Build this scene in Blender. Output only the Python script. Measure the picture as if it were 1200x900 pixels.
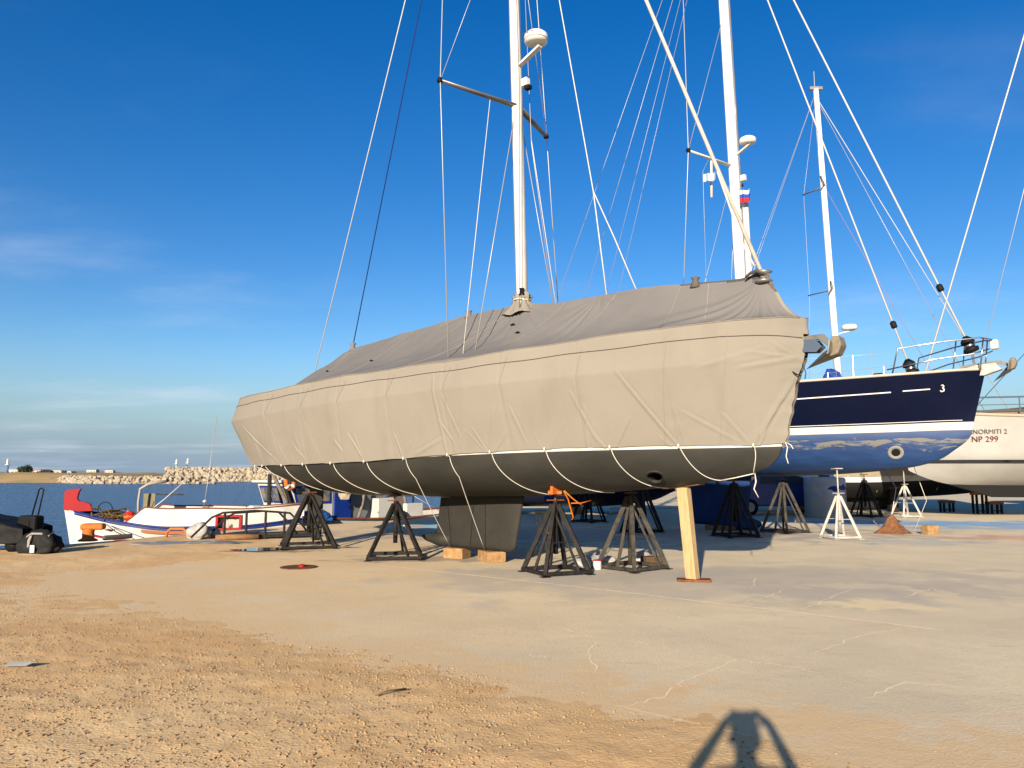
import bpy, bmesh, math, random
import numpy as np
from mathutils import Vector, Matrix, Quaternion
R = math.radians
scn = bpy.context.scene
for o_ in list(bpy.data.objects): bpy.data.objects.remove(o_)
COL = scn.collection
random.seed(7); rng = np.random.default_rng(7)

# ------------------------------------------------------------------ camera, sky, sun, exposure
cam = bpy.data.objects.new('camera', bpy.data.cameras.new('camera'))
COL.objects.link(cam)
cam.location = (0, 0, 1.6); cam.rotation_euler = (R(90 + 6.686), 0, 0)
cam.data.sensor_width = 36; cam.data.lens = 27.0
cam.data.clip_start = 0.05; cam.data.clip_end = 30000
scn.camera = cam
SUN_EL = 16.0; SUN_D = (0.277, 0.961)
w = bpy.data.worlds.new('World'); scn.world = w; w.use_nodes = True
nt = w.node_tree; nt.nodes.clear()
N = nt.nodes.new; L = nt.links.new
out = N('ShaderNodeOutputWorld'); bg = N('ShaderNodeBackground'); sky = N('ShaderNodeTexSky')
sky.sky_type = 'NISHITA'; sky.sun_disc = False
sky.sun_elevation = R(SUN_EL); sky.sun_rotation = math.atan2(-SUN_D[0], -SUN_D[1])
sky.altitude = 0; sky.air_density = 1.0; sky.dust_density = 0.6; sky.ozone_density = 2.5
hsv = N('ShaderNodeHueSaturation'); hsv.inputs['Saturation'].default_value = 1.42; hsv.inputs['Hue'].default_value = .513
L(sky.outputs[0], hsv.inputs['Color'])
# thin streaky cirrus: noise on the sky dome (projected on a flat cloud layer)
tc = N('ShaderNodeTexCoord'); sep = N('ShaderNodeSeparateXYZ'); L(tc.outputs['Generated'], sep.inputs[0])
def mth(op, a, b=None, c=None):
    n = N('ShaderNodeMath'); n.operation = op
    for i, v in enumerate((a, b, c)):
        if v is None: continue
        if isinstance(v, (int, float)): n.inputs[i].default_value = v
        else: L(v, n.inputs[i])
    return n.outputs[0]
zz = mth('MAXIMUM', sep.outputs['Z'], 0.0); den = mth('ADD', zz, 0.07)
cmb = N('ShaderNodeCombineXYZ')
L(mth('DIVIDE', sep.outputs['X'], den), cmb.inputs[0]); L(mth('DIVIDE', sep.outputs['Y'], den), cmb.inputs[1])
mp = N('ShaderNodeMapping'); mp.inputs['Location'].default_value = (5.6, 2.2, 0); mp.inputs['Scale'].default_value = (.42, .62, 1)
mp.inputs['Rotation'].default_value = (0, 0, R(8))
L(cmb.outputs[0], mp.inputs[0])
nz = N('ShaderNodeTexNoise'); nz.inputs['Scale'].default_value = 1.0; nz.inputs['Detail'].default_value = 7; nz.inputs['Roughness'].default_value = .58
L(mp.outputs[0], nz.inputs['Vector'])
cr = N('ShaderNodeMapRange'); cr.inputs[1].default_value = .48; cr.inputs[2].default_value = .84; cr.interpolation_type = 'SMOOTHSTEP'
L(nz.outputs[0], cr.inputs[0])
low = N('ShaderNodeMapRange'); low.inputs[1].default_value = .55; low.inputs[2].default_value = .10; L(sep.outputs['Z'], low.inputs[0])
cf = mth('MULTIPLY', mth('MULTIPLY', cr.outputs[0], low.outputs[0]), .62)
mixc = N('ShaderNodeMixRGB'); mixc.inputs[2].default_value = (5.2, 5.6, 6.3, 1)
hz = N('ShaderNodeMapRange'); hz.inputs[1].default_value = .17; hz.inputs[2].default_value = .0; hz.inputs[4].default_value = .92; hz.interpolation_type = 'SMOOTHSTEP'; L(sep.outputs['Z'], hz.inputs[0])
mixh = N('ShaderNodeMixRGB'); mixh.inputs[2].default_value = (1.75, 2.5, 3.5, 1)      # mauve-blue sea haze along the horizon, all round
L(hz.outputs[0], mixh.inputs[0]); L(hsv.outputs[0], mixh.inputs[1])
L(cf, mixc.inputs[0]); L(mixh.outputs[0], mixc.inputs[1]); L(mixc.outputs[0], bg.inputs[0])
bg.inputs[1].default_value = 0.069
L(bg.outputs[0], out.inputs[0])
sun = bpy.data.objects.new('sun', bpy.data.lights.new('sun', 'SUN')); COL.objects.link(sun)
sun.data.energy = 5.0; sun.data.angle = R(.53); sun.data.color = (1.0, .87, .70)
ce = math.cos(R(SUN_EL))
sun.rotation_euler = Vector((SUN_D[0]*ce, SUN_D[1]*ce, -math.sin(R(SUN_EL)))).to_track_quat('-Z', 'Y').to_euler()
sun.location = (-20, -60, 30)
vs = scn.view_settings
vs.view_transform = 'Standard'; vs.look = 'None'; vs.exposure = 1.15; vs.gamma = 1; vs.use_curve_mapping = False

# ------------------------------------------------------------------ materials
MATS = {}
# ground, cover and bottom paints are given at full value; other paints are darkened so sun-facing sides do not clip
TONE = {n: 1.0 for n in ('sand_fill','sandy_dirt','limestone_pebble','dark_pebble','seam_tape','roof_seam_tape','hem_dark_cord','pale_limestone','dry_scrub_land','rubble_core','puddle_water','white_rope')}
TONE.update({'grey_antifouling': .85, 'keel_grey': .52, 'black_painted_steel': .38, 'navy_gelcoat': .30, 'bow_red_paint': .5, 'royal_blue_paint': .5, 'blue_line_paint': .5, 'red_paint': .5, 'orange_paint': .7, 'black_tarpaulin': .4,
  'black_holdall': .5, 'black_nylon': .5, 'black_rubber': .5, 'pale_grey_steel': .8, 'fresh_timber': .72, 'hazy_headland': 1.0, 'white_rope': .8, 'radome_white': .7, 'white_mast_paint': .75, 'bright_white_paint': .85, 'pale_limestone': .52, 'fishing_boat_white': .75, 'cream_white_hull': .5, 'chipped_grey_steel': .28})
def mat(name, c, rough=.6, metal=0., c2=None, nscale=3., ndetail=5., contrast=(.35, .65), bump=0., bscale=30., spec=.12, coat=0., stretch=(1,1,1), bdist=.01):
    if name in MATS: return MATS[name]
    kk = TONE.get(name, .62); c = tuple(v*kk for v in c); c2 = None if c2 is None else tuple(v*kk for v in c2)
    m = bpy.data.materials.new(name); m.use_nodes = True; t = m.node_tree; b = t.nodes['Principled BSDF']
    b.inputs['Roughness'].default_value = rough; b.inputs['Metallic'].default_value = metal
    b.inputs['Specular IOR Level'].default_value = spec
    if coat: b.inputs['Coat Weight'].default_value = coat; b.inputs['Coat Roughness'].default_value = .05
    b.inputs['Base Color'].default_value = (*c, 1)
    co = t.nodes.new('ShaderNodeTexCoord'); mpp = t.nodes.new('ShaderNodeMapping'); mpp.inputs['Scale'].default_value = stretch
    t.links.new(co.outputs['Object'], mpp.inputs[0])
    if c2 is not None:
        n = t.nodes.new('ShaderNodeTexNoise'); n.inputs['Scale'].default_value = nscale; n.inputs['Detail'].default_value = ndetail
        n.inputs['Roughness'].default_value = .62
        t.links.new(mpp.outputs[0], n.inputs['Vector'])
        r = t.nodes.new('ShaderNodeMapRange'); r.inputs[1].default_value = contrast[0]; r.inputs[2].default_value = contrast[1]
        t.links.new(n.outputs[0], r.inputs[0])
        x = t.nodes.new('ShaderNodeMixRGB'); x.inputs[1].default_value = (*c, 1); x.inputs[2].default_value = (*c2, 1)
        t.links.new(r.outputs[0], x.inputs[0]); t.links.new(x.outputs[0], b.inputs['Base Color'])
    if bump:
        n = t.nodes.new('ShaderNodeTexNoise'); n.inputs['Scale'].default_value = bscale; n.inputs['Detail'].default_value = 6
        t.links.new(mpp.outputs[0], n.inputs['Vector'])
        bp = t.nodes.new('ShaderNodeBump'); bp.inputs['Strength'].default_value = bump; bp.inputs['Distance'].default_value = bdist
        t.links.new(n.outputs[0], bp.inputs['Height']); t.links.new(bp.outputs[0], b.inputs['Normal'])
    MATS[name] = m; return m

def tag(o, label=None, cat=None, group=None, kind=None):
    if label: o['label'] = label
    if cat: o['category'] = cat
    if group: o['group'] = group
    if kind: o['kind'] = kind
    return o
def thing(name, label, cat, loc=(0, 0, 0), rz=0, group=None):
    o = bpy.data.objects.new(name, None); COL.objects.link(o); o.empty_display_size = .2
    o.location = loc; o.rotation_euler = (0, 0, rz)
    return tag(o, label, cat, group)

class MB:
    def __init__(s): s.v = []; s.f = []
    def add(s, vs_, fs):
        k = len(s.v); s.v += [tuple(map(float, p)) for p in vs_]; s.f += [tuple(i + k for i in f) for f in fs]; return s
    def box(s, c, size, rz=0, rot=None):
        hx, hy, hz = size[0]/2, size[1]/2, size[2]/2
        M = rot if rot is not None else Matrix.Rotation(rz, 3, 'Z')
        P = [Vector(c) + M @ Vector((x*hx, y*hy, z*hz)) for z in (-1, 1) for x, y in ((-1,-1),(1,-1),(1,1),(-1,1))]
        return s.add(P, [(3,2,1,0),(4,5,6,7),(0,1,5,4),(1,2,6,5),(2,3,7,6),(3,0,4,7)])
    def bar(s, p, q, w_, h, up=(0,0,1)):
        p = Vector(p); q = Vector(q); d = (q-p).normalized(); u = Vector(up)
        if abs(d.dot(u)) > .98: u = Vector((1,0,0))
        x = d.cross(u).normalized()*w_/2; y = x.cross(d).normalized()*h/2
        P = [e + a*x + b*y for e in (p, q) for a, b in ((-1,-1),(1,-1),(1,1),(-1,1))]
        return s.add(P, [(3,2,1,0),(4,5,6,7),(0,1,5,4),(1,2,6,5),(2,3,7,6),(3,0,4,7)])
    def tube(s, pts, r, n=8, cap=True, sq=1.0):
        pts = [Vector(p) for p in pts]; rs = r if hasattr(r, '__len__') else [r]*len(pts)
        t0 = (pts[1]-pts[0]).normalized(); u = Vector((0,0,1)) if abs(t0.z) < .9 else Vector((1,0,0))
        x = t0.cross(u).normalized(); V = []
        for i, p in enumerate(pts):
            t = (pts[min(i+1, len(pts)-1)] - pts[max(i-1, 0)]).normalized()
            x = (x - t*x.dot(t)).normalized(); y = t.cross(x)
            for k in range(n):
                a = 2*math.pi*k/n; V.append(p + (x*math.cos(a) + y*math.sin(a)*sq)*rs[i])
        F = [(i*n+k, i*n+(k+1) % n, (i+1)*n+(k+1) % n, (i+1)*n+k) for i in range(len(pts)-1) for k in range(n)]
        if cap: F += [tuple(range(n-1, -1, -1)), tuple((len(pts)-1)*n+k for k in range(n))]
        return s.add(V, F)
    def lathe(s, prof, c=(0,0,0), n=20, M=None, cap=True):
        V = []
        for r, z in prof:
            for k in range(n):
                a = 2*math.pi*k/n; p = Vector((r*math.cos(a), r*math.sin(a), z)); V.append(Vector(c) + (M @ p if M else p))
        F = [(i*n+k, i*n+(k+1) % n, (i+1)*n+(k+1) % n, (i+1)*n+k) for i in range(len(prof)-1) for k in range(n)]
        if cap: F += [tuple(range(n-1, -1, -1)), tuple((len(prof)-1)*n+k for k in range(n))]
        return s.add(V, F)
    def prism(s, poly, y0, y1):          # polygon in xz extruded along y
        n = len(poly); V = [(x, y0, z) for x, z in poly] + [(x, y1, z) for x, z in poly]
        return s.add(V, [tuple(range(n)), tuple(range(2*n-1, n-1, -1))] + [(i, i+n, (i+1) % n + n, (i+1) % n) for i in range(n)])
    def grid(s, G, flip=False):           # G: array (n,m,3)
        n, m = G.shape[:2]
        F = []
        for i in range(n-1):
            for j in range(m-1):
                q = (i*m+j, (i+1)*m+j, (i+1)*m+j+1, i*m+j+1); F.append(q[::-1] if flip else q)
        return s.add(G.reshape(-1, 3), F)
    def build(s, name, m, parent=None, smooth=False, bevel=0):
        me = bpy.data.meshes.new(name); me.from_pydata(s.v, [], s.f); me.update()
        o = bpy.data.objects.new(name, me); COL.objects.link(o)
        if m: me.materials.append(m)
        if parent: o.parent = parent
        if smooth:
            me.polygons.foreach_set('use_smooth', [True]*len(me.polygons))
        if bevel:
            b = o.modifiers.new('bevel', 'BEVEL'); b.width = bevel; b.segments = 2; b.limit_method = 'ANGLE'
        bm = bmesh.new(); bm.from_mesh(me); bmesh.ops.recalc_face_normals(bm, faces=bm.faces); bm.to_mesh(me); bm.free()
        return o
def rope(name, pts, r, m, parent=None, n=6): return MB().tube(pts, r, n).build(name, m, parent, True)
def line(p, q, n=2, sag=0):
    p = Vector(p); q = Vector(q); return [p.lerp(q, i/(n-1)) - Vector((0,0,sag*4*(i/(n-1))*(1-i/(n-1)))) for i in range(n)]
def copy_tree(o, parent=None):
    c = o.copy(); COL.objects.link(c); c.parent = parent
    for ch in list(o.children): copy_tree(ch, c)
    return c
def text_mesh(name, s, size, m, parent, loc, rot, ext=.002):
    cu = bpy.data.curves.new(name, 'FONT'); cu.body = s; cu.size = size; cu.extrude = ext; cu.align_x = 'CENTER'
    to = bpy.data.objects.new(name, cu); COL.objects.link(to)
    dg = bpy.context.evaluated_depsgraph_get(); me = bpy.data.meshes.new_from_object(to.evaluated_get(dg))
    bpy.data.objects.remove(to)
    o = bpy.data.objects.new(name, me); COL.objects.link(o); me.materials.clear(); me.materials.append(m)
    o.parent = parent; o.location = loc; o.rotation_euler = rot; return o

_tab = rng.random((256, 256))
def vn(x, y, seed=0):
    x = np.asarray(x, float) + seed*17.31; y = np.asarray(y, float) + seed*9.77
    xi = np.floor(x).astype(int); yi = np.floor(y).astype(int); fx = x-xi; fy = y-yi
    fx = fx*fx*(3-2*fx); fy = fy*fy*(3-2*fy)
    T = lambda a, b: _tab[a % 256, b % 256]
    return (T(xi, yi)*(1-fx)+T(xi+1, yi)*fx)*(1-fy) + (T(xi, yi+1)*(1-fx)+T(xi+1, yi+1)*fx)*fy - .5
def fbm(x, y, o=4, seed=0): return sum(vn(x*2**k, y*2**k, seed+k)/2**k for k in range(o))
def ci(xs, ys, x):                        # smooth interpolation with limited tangents
    xs = np.asarray(xs, float); ys = np.asarray(ys, float); x = np.clip(np.asarray(x, float), xs[0], xs[-1])
    dx = np.diff(xs); sl = np.diff(ys)/dx; t = np.empty_like(ys)
    t[0] = sl[0]; t[-1] = sl[-1]
    for i in range(1, len(xs)-1):
        t[i] = 0 if sl[i-1]*sl[i] <= 0 else (dx[i-1]+dx[i])/(dx[i-1]/sl[i]+dx[i]/sl[i-1]) if False else 2*sl[i-1]*sl[i]/(sl[i-1]+sl[i])
    k = np.clip(np.searchsorted(xs, x, 'right')-1, 0, len(xs)-2); h = dx[k]; f = (x-xs[k])/h
    return ys[k]*(1+2*f)*(1-f)**2 + h*t[k]*f*(1-f)**2 + ys[k+1]*f*f*(3-2*f) - h*t[k+1]*f*f*(1-f)

M_WHITE = mat('white_gelcoat', (.74,.74,.72), .3, c2=(.66,.65,.61), nscale=1.5)
M_ALU = mat('white_mast_paint', (.72,.70,.66), .35, c2=(.62,.60,.55), nscale=2.5)
M_GREYALU = mat('grey_aluminium', (.36,.35,.33), .45, .6, c2=(.28,.27,.26))
M_STEEL = mat('stainless_steel', (.55,.55,.55), .28, 1.0)
M_WIRE = mat('stay_wire', (.55,.53,.50), .4, .4)
M_ROPEW = mat('white_rope', (.66,.62,.55), .85, c2=(.5,.46,.4), nscale=60)
M_BLACKM = mat('black_painted_steel', (.022,.021,.021), .65, .0, c2=(.055,.045,.04), nscale=9, bump=.3, bscale=60, spec=.12)
M_GREYM = mat('chipped_grey_steel', (.06,.056,.05), .65, 0, c2=(.19,.16,.12), nscale=7, bump=.4, bscale=50)
M_GALV = mat('pale_grey_steel', (.5,.49,.45), .55, .1, c2=(.38,.35,.3), nscale=8)
M_RUST = mat('rust', (.16,.06,.03), .9, c2=(.28,.11,.05), nscale=12, bump=.5)
M_WOOD = mat('fresh_timber', (.52,.37,.19), .75, c2=(.36,.21,.09), nscale=5, stretch=(8,8,.6), contrast=(.45,.75), bump=.3, bscale=40)
M_WOODB = mat('weathered_timber', (.36,.2,.09), .85, c2=(.22,.12,.06), nscale=6, stretch=(1,6,6), bump=.4)
M_BLACK = mat('black_rubber', (.015,.015,.016), .6)
M_ORANGE = mat('orange_paint', (.62,.17,.03), .55, c2=(.5,.12,.03), nscale=8)
M_RED = mat('red_paint', (.55,.02,.02), .4, c2=(.45,.02,.02))
M_BLUE = mat('royal_blue_paint', (.01,.05,.36), .35, c2=(.012,.04,.28))

# ------------------------------------------------------------------ ground, water, far shore
def ground_material():
    m = bpy.data.materials.new('concrete_ground'); m.use_nodes = True; t = m.node_tree; b = t.nodes['Principled BSDF']
    n_ = t.nodes.new; l = t.links.new
    co = n_('ShaderNodeTexCoord'); P = co.outputs['Object']
    def noise(scale, det=6, rough=.6, vec=None, dist=0):
        n = n_('ShaderNodeTexNoise'); n.inputs['Scale'].default_value = scale; n.inputs['Detail'].default_value = det
        n.inputs['Roughness'].default_value = rough; n.inputs['Distortion'].default_value = dist; l(vec or P, n.inputs['Vector']); return n.outputs[0]
    def mr(v, a, b_, c=0, d=1):
        r = n_('ShaderNodeMapRange'); r.inputs[1].default_value = a; r.inputs[2].default_value = b_; r.inputs[3].default_value = c; r.inputs[4].default_value = d
        r.interpolation_type = 'SMOOTHSTEP'; l(v, r.inputs[0]); return r.outputs[0]
    def mix(f, a, c):
        x = n_('ShaderNodeMixRGB')
        for i, v in enumerate((f, a, c)):
            if isinstance(v, tuple): x.inputs[i].default_value = (*v, 1)
            elif isinstance(v, (int, float)): x.inputs[i].default_value = v
            else: l(v, x.inputs[i])
        return x.outputs[0]
    def mul(a, c):
        q = n_('ShaderNodeMath'); q.operation = 'MULTIPLY'
        for i, v in enumerate((a, c)):
            if isinstance(v, (int, float)): q.inputs[i].default_value = v
            else: l(v, q.inputs[i])
        return q.outputs[0]
    mpn = n_('ShaderNodeMapping'); mpn.inputs['Rotation'].default_value = (0,0,R(-25)); mpn.inputs['Scale'].default_value = (.35,1,1); l(P, mpn.inputs[0])
    base = mix(mr(noise(.55, 8), .35, .65), (.63,.525,.345), (.54,.45,.30))
    base = mix(mr(noise(1.3, 6, .6, mpn.outputs[0]), .5, .72), base, (.60,.49,.33))
    base = mix(mr(noise(24, 4), .55, .8, 0, .35), base, (.36,.30,.23))
    base = mix(mr(noise(90, 3, .8), .60, .75, 0, .45), base, (.33,.26,.19))
    base = mix(mr(noise(3.2, 5, .7, mpn.outputs[0]), .60, .68, 0, .35), base, (.40,.345,.27))
    # dust blown over the left and far part of the yard
    sp = n_('ShaderNodeSeparateXYZ'); l(P, sp.inputs[0])
    lf = mr(sp.outputs[0], 3.0, -5.5)
    base = mix(mul(lf, mr(noise(.8, 7), .3, .6, .35, 1)), base, (.61,.43,.225))
    def spot(x, y, rx, ry, col, amt, sc=1.5):
        nonlocal base
        mm = n_('ShaderNodeMapping'); mm.vector_type = 'POINT'; mm.inputs['Location'].default_value = (-x/rx, -y/ry, 0); mm.inputs['Scale'].default_value = (1/rx, 1/ry, 0); l(P, mm.inputs[0])
        ln = n_('ShaderNodeVectorMath'); ln.operation = 'LENGTH'; l(mm.outputs[0], ln.inputs[0])
        ad = n_('ShaderNodeMath'); ad.operation = 'ADD'; l(ln.outputs['Value'], ad.inputs[0]); l(mr(noise(sc, 6), .25, .75, -.55, .55), ad.inputs[1])
        base = mix(mul(mr(ad.outputs[0], 1.15, .45), amt), base, col)
    for bx_, by_ in ((-.1,6.0),(-1.3,6.9),(-2.9,7.9),(-4.3,9.0),(.9,5.3),(1.8,4.6),(-5.6,10.6),(-6.5,11.8),(2.4,4.2)): spot(bx_, by_, 1.3, 1.0, (.60,.43,.235), .75, 2.2)
    spot(3.2, 12.0, 5.2, 2.3, (.42,.365,.29), .75, .9)     # older, dirtier slab beyond the joint
    spot(5.2, 10.6, 2.6, 1.1, (.40,.35,.28), .6)
    spot(2.2, 12.6, 2.6, 1.2, (.37,.33,.27), .5)
    spot(4.5, 9.75, .62, .5, (.68,.55,.33), .9, 2.5)       # spilled sand
    spot(5.7, 10.1, .4, .9, (.65,.53,.34), .7, 3)
    spot(4.9, 11.3, .9, .35, (.62,.51,.34), .5, 3)
    spot(13.5, 25.6, 4.6, 1.9, (.2,.36,.5), .8, .8)      # antifouling paint dust
    spot(16.5, 24.5, 5.0, 2.4, (.14,.3,.5), .7, .8)
    spot(9.6, 18.4, 2.2, .8, (.36,.38,.35), .6)
    spot(12.6, 19.6, 1.9, 1.1, (.55,.28,.17), .7, .8)
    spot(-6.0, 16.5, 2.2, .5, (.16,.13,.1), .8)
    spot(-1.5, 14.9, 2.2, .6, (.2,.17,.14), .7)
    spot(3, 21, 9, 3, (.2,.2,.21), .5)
    l(base, b.inputs['Base Color']); b.inputs['Roughness'].default_value = .9; b.inputs['Specular IOR Level'].default_value = .25
    bp = n_('ShaderNodeBump'); bp.inputs['Strength'].default_value = .55; bp.inputs['Distance'].default_value = .012
    ad = n_('ShaderNodeMath'); ad.operation = 'ADD'; l(noise(40, 8, .7), ad.inputs[0]); l(noise(4, 6), ad.inputs[1]); l(ad.outputs[0], bp.inputs['Height'])
    l(bp.outputs[0], b.inputs['Normal'])
    return m
LAND = [(-90,-70),(-90,6),(-14.5,14.6),(-10.6,17.2),(-9.3,19.5),(-8.4,22.0),(-6.6,24.0),(-3.6,27.6),(-2.7,31),(-2.2,60),(20,75),(60,400),(700,400),(700,-70)]
n_l = len(LAND)
g = MB(); g.add([(x, y, 0) for x, y in LAND] + [(x, y, -3) for x, y in LAND], [tuple(range(n_l))[::-1]] + [(i, (i+1) % n_l, (i+1) % n_l + n_l, i + n_l) for i in range(n_l)])
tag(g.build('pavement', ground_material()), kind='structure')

M_SAND = mat('sand_fill', (.80,.69,.50), .95, c2=(.72,.60,.42), nscale=12)
def strip(name, pts, wd, z=.004, parent=None, jag=.3):
    G = []
    pts = [Vector(p) for p in pts]
    fine = []
    for i in range(len(pts)-1):
        k = max(2, int((pts[i+1]-pts[i]).length/.06))
        fine += [pts[i].lerp(pts[i+1], j/k) for j in range(k)]
    fine.append(pts[-1])
    for i, p in enumerate(fine):
        t = (fine[min(i+1, len(fine)-1)]-fine[max(i-1, 0)]).normalized(); nrm = Vector((-t.y, t.x))
        off = nrm*random.uniform(-1, 1)*wd*jag; ww = wd*random.uniform(.5, 1.1)
        e = min(1, i/4, (len(fine)-1-i)/4)
        G.append([(p.x+off.x-nrm.x*ww*e/2, p.y+off.y-nrm.y*ww*e/2, z), (p.x+off.x+nrm.x*ww*e/2, p.y+off.y+nrm.y*ww*e/2, z)])
    return MB().grid(np.array(G)).build(name, M_SAND, parent)
pav = bpy.data.objects['pavement']
def gp(px, py):                            # pavement point seen at a place in the photograph (1200 x 900)
    P_ = R(6.686); u = (px-600)/900; v = (450-py)/900
    dx, dy, dz = u, math.cos(P_)-v*math.sin(P_), math.sin(P_)+v*math.cos(P_); t = -1.6/dz
    return (dx*t, dy*t)
def crack(px):
    pts = [gp(*p) for p in px]; q = [pts[0]]
    for a, c in zip(pts[:-1], pts[1:]):
        k = 6
        for j in range(1, k+1):
            f = j/k; q.append((a[0]+(c[0]-a[0])*f+random.uniform(-.035,.035), a[1]+(c[1]-a[1])*f+random.uniform(-.035,.035)))
    strip('crack', q, .015, parent=pav, jag=.5)
strip('expansion_joint', [gp(*p) for p in ((440,662),(643,684),(830,706),(993,725),(1120,741))], .045, parent=pav, jag=.10)
strip('expansion_joint', [gp(*p) for p in ((560,695),(633,702),(700,707))], .016, parent=pav, jag=.3)
strip('slab_edge', [gp(*p) for p in ((690,822),(733,829),(760,836),(833,852),(900,868))], .014, parent=pav, jag=.4)
for c_ in ([(737,828),(780,817),(800,800),(833,787),(860,773),(843,768)], [(860,773),(893,777),(917,780),(970,790)], [(650,735),(700,747),(743,752),(793,760)], [(950,767),(1000,748),(1065,735)], [(933,715),(957,708),(1000,690)],
           [(867,707),(900,699),(920,690)], [(610,766),(640,770),(655,772)], [(1060,700),(1090,690),(1120,700)], [(880,690),(888,677)], [(520,742),(600,735),(650,735)], [(1010,820),(1060,800),(1130,805)], [(700,747),(690,770),(700,790)]): crack(c_)

def seg_dist(px, py, poly):
    d = np.full(px.shape, 1e9); inside = np.zeros(px.shape, bool); n = len(poly)
    for i in range(n):
        ax, ay = poly[i]; bx, by = poly[(i+1) % n]
        t = np.clip(((px-ax)*(bx-ax)+(py-ay)*(by-ay))/((bx-ax)**2+(by-ay)**2+1e-12), 0, 1)
        d = np.minimum(d, np.hypot(px-ax-t*(bx-ax), py-ay-t*(by-ay)))
        c = ((ay > py) != (by > py)) & (px < (bx-ax)*(py-ay)/(by-ay+1e-12)+ax); inside ^= c
    return np.where(inside, d, -d)
DIRT = [gp(*p) for p in [(996,888),(926,874),(827,850),(733,832),(640,812),(605,801),(500,776),(417,760),(292,739),(187,716),(104,697),(46,681),(70,674),(150,667),(230,659),(290,652),(330,643)]] \
    + [(-7.3,22.9),(-8.7,21.3),(-9.6,19.0),(-10.9,16.9),(-14.6,14.3),(-60,9),(-60,-40),(6,-40),(3.4,0)]
ang = np.concatenate([np.linspace(-180, -42, 60, endpoint=False), np.linspace(-42, 42, 620, endpoint=False), np.linspace(42, 180, 61)])
rad = np.concatenate([np.geomspace(.2, 3.2, 20, endpoint=False), np.geomspace(3.2, 24, 330, endpoint=False), np.geomspace(24, 60, 12)])
AA, RR = np.meshgrid(np.radians(ang), rad); GX = RR*np.sin(AA); GY = RR*np.cos(AA)
def dirt_z(x, y):
    sd = seg_dist(x, y, DIRT) + fbm(x*1.6, y*1.6, 5, 3)*.55 + fbm(x*9, y*9, 3, 5)*.22
    e = np.clip((sd+.35)/2.0, -.3, 1)
    return e*.018 - .005 + fbm(x*.7, y*.7, 4, 11)*.02*np.clip(e, .2, 1) + fbm(x*5, y*5, 5, 21)*.010*np.clip(e+.15, .0, 1)
GZ = dirt_z(GX, GY); GZ = np.where(seg_dist(GX, GY, [LAND[i] for i in range(n_l)]) < .15, -1.6, GZ)
M_DIRT = mat('sandy_dirt', (.58,.375,.175), .95, c2=(.65,.465,.24), nscale=.7, ndetail=9, contrast=(.38,.62), bump=.8, bscale=45, bdist=.008, spec=.15)
t_ = M_DIRT.node_tree; x0 = [n for n in t_.nodes if n.type == 'MIX_RGB'][0]
n2 = t_.nodes.new('ShaderNodeTexNoise'); n2.inputs['Scale'].default_value = .33; n2.inputs['Detail'].default_value = 6
r2 = t_.nodes.new('ShaderNodeMapRange'); r2.inputs[1].default_value = .48; r2.inputs[2].default_value = .78
x2 = t_.nodes.new('ShaderNodeMixRGB'); x2.inputs[2].default_value = (.53,.31,.13,1)
co_ = [n for n in t_.nodes if n.type == 'TEX_COORD'][0]
t_.links.new(co_.outputs['Object'], n2.inputs['Vector']); t_.links.new(n2.outputs[0], r2.inputs[0]); t_.links.new(r2.outputs[0], x2.inputs[0])
t_.links.new(x0.outputs[0], x2.inputs[1])
n3 = t_.nodes.new('ShaderNodeTexNoise'); n3.inputs['Scale'].default_value = 55; n3.inputs['Detail'].default_value = 5; n3.inputs['Roughness'].default_value = .75; t_.links.new(co_.outputs['Object'], n3.inputs['Vector'])
r3 = t_.nodes.new('ShaderNodeMapRange'); r3.inputs[1].default_value = .42; r3.inputs[2].default_value = .72; t_.links.new(n3.outputs[0], r3.inputs[0])
x3 = t_.nodes.new('ShaderNodeMixRGB'); x3.inputs[2].default_value = (.30,.17,.075,1); x3.blend_type = 'MIX'
m3_ = t_.nodes.new('ShaderNodeMath'); m3_.operation = 'MULTIPLY'; m3_.inputs[1].default_value = .35; t_.links.new(r3.outputs[0], m3_.inputs[0])
t_.links.new(m3_.outputs[0], x3.inputs[0]); t_.links.new(x2.outputs[0], x3.inputs[1]); t_.links.new(x3.outputs[0], t_.nodes['Principled BSDF'].inputs['Base Color'])
tag(MB().grid(np.stack([GX, GY, GZ], -1)).build('ground', M_DIRT, smooth=True), kind='structure')
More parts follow.
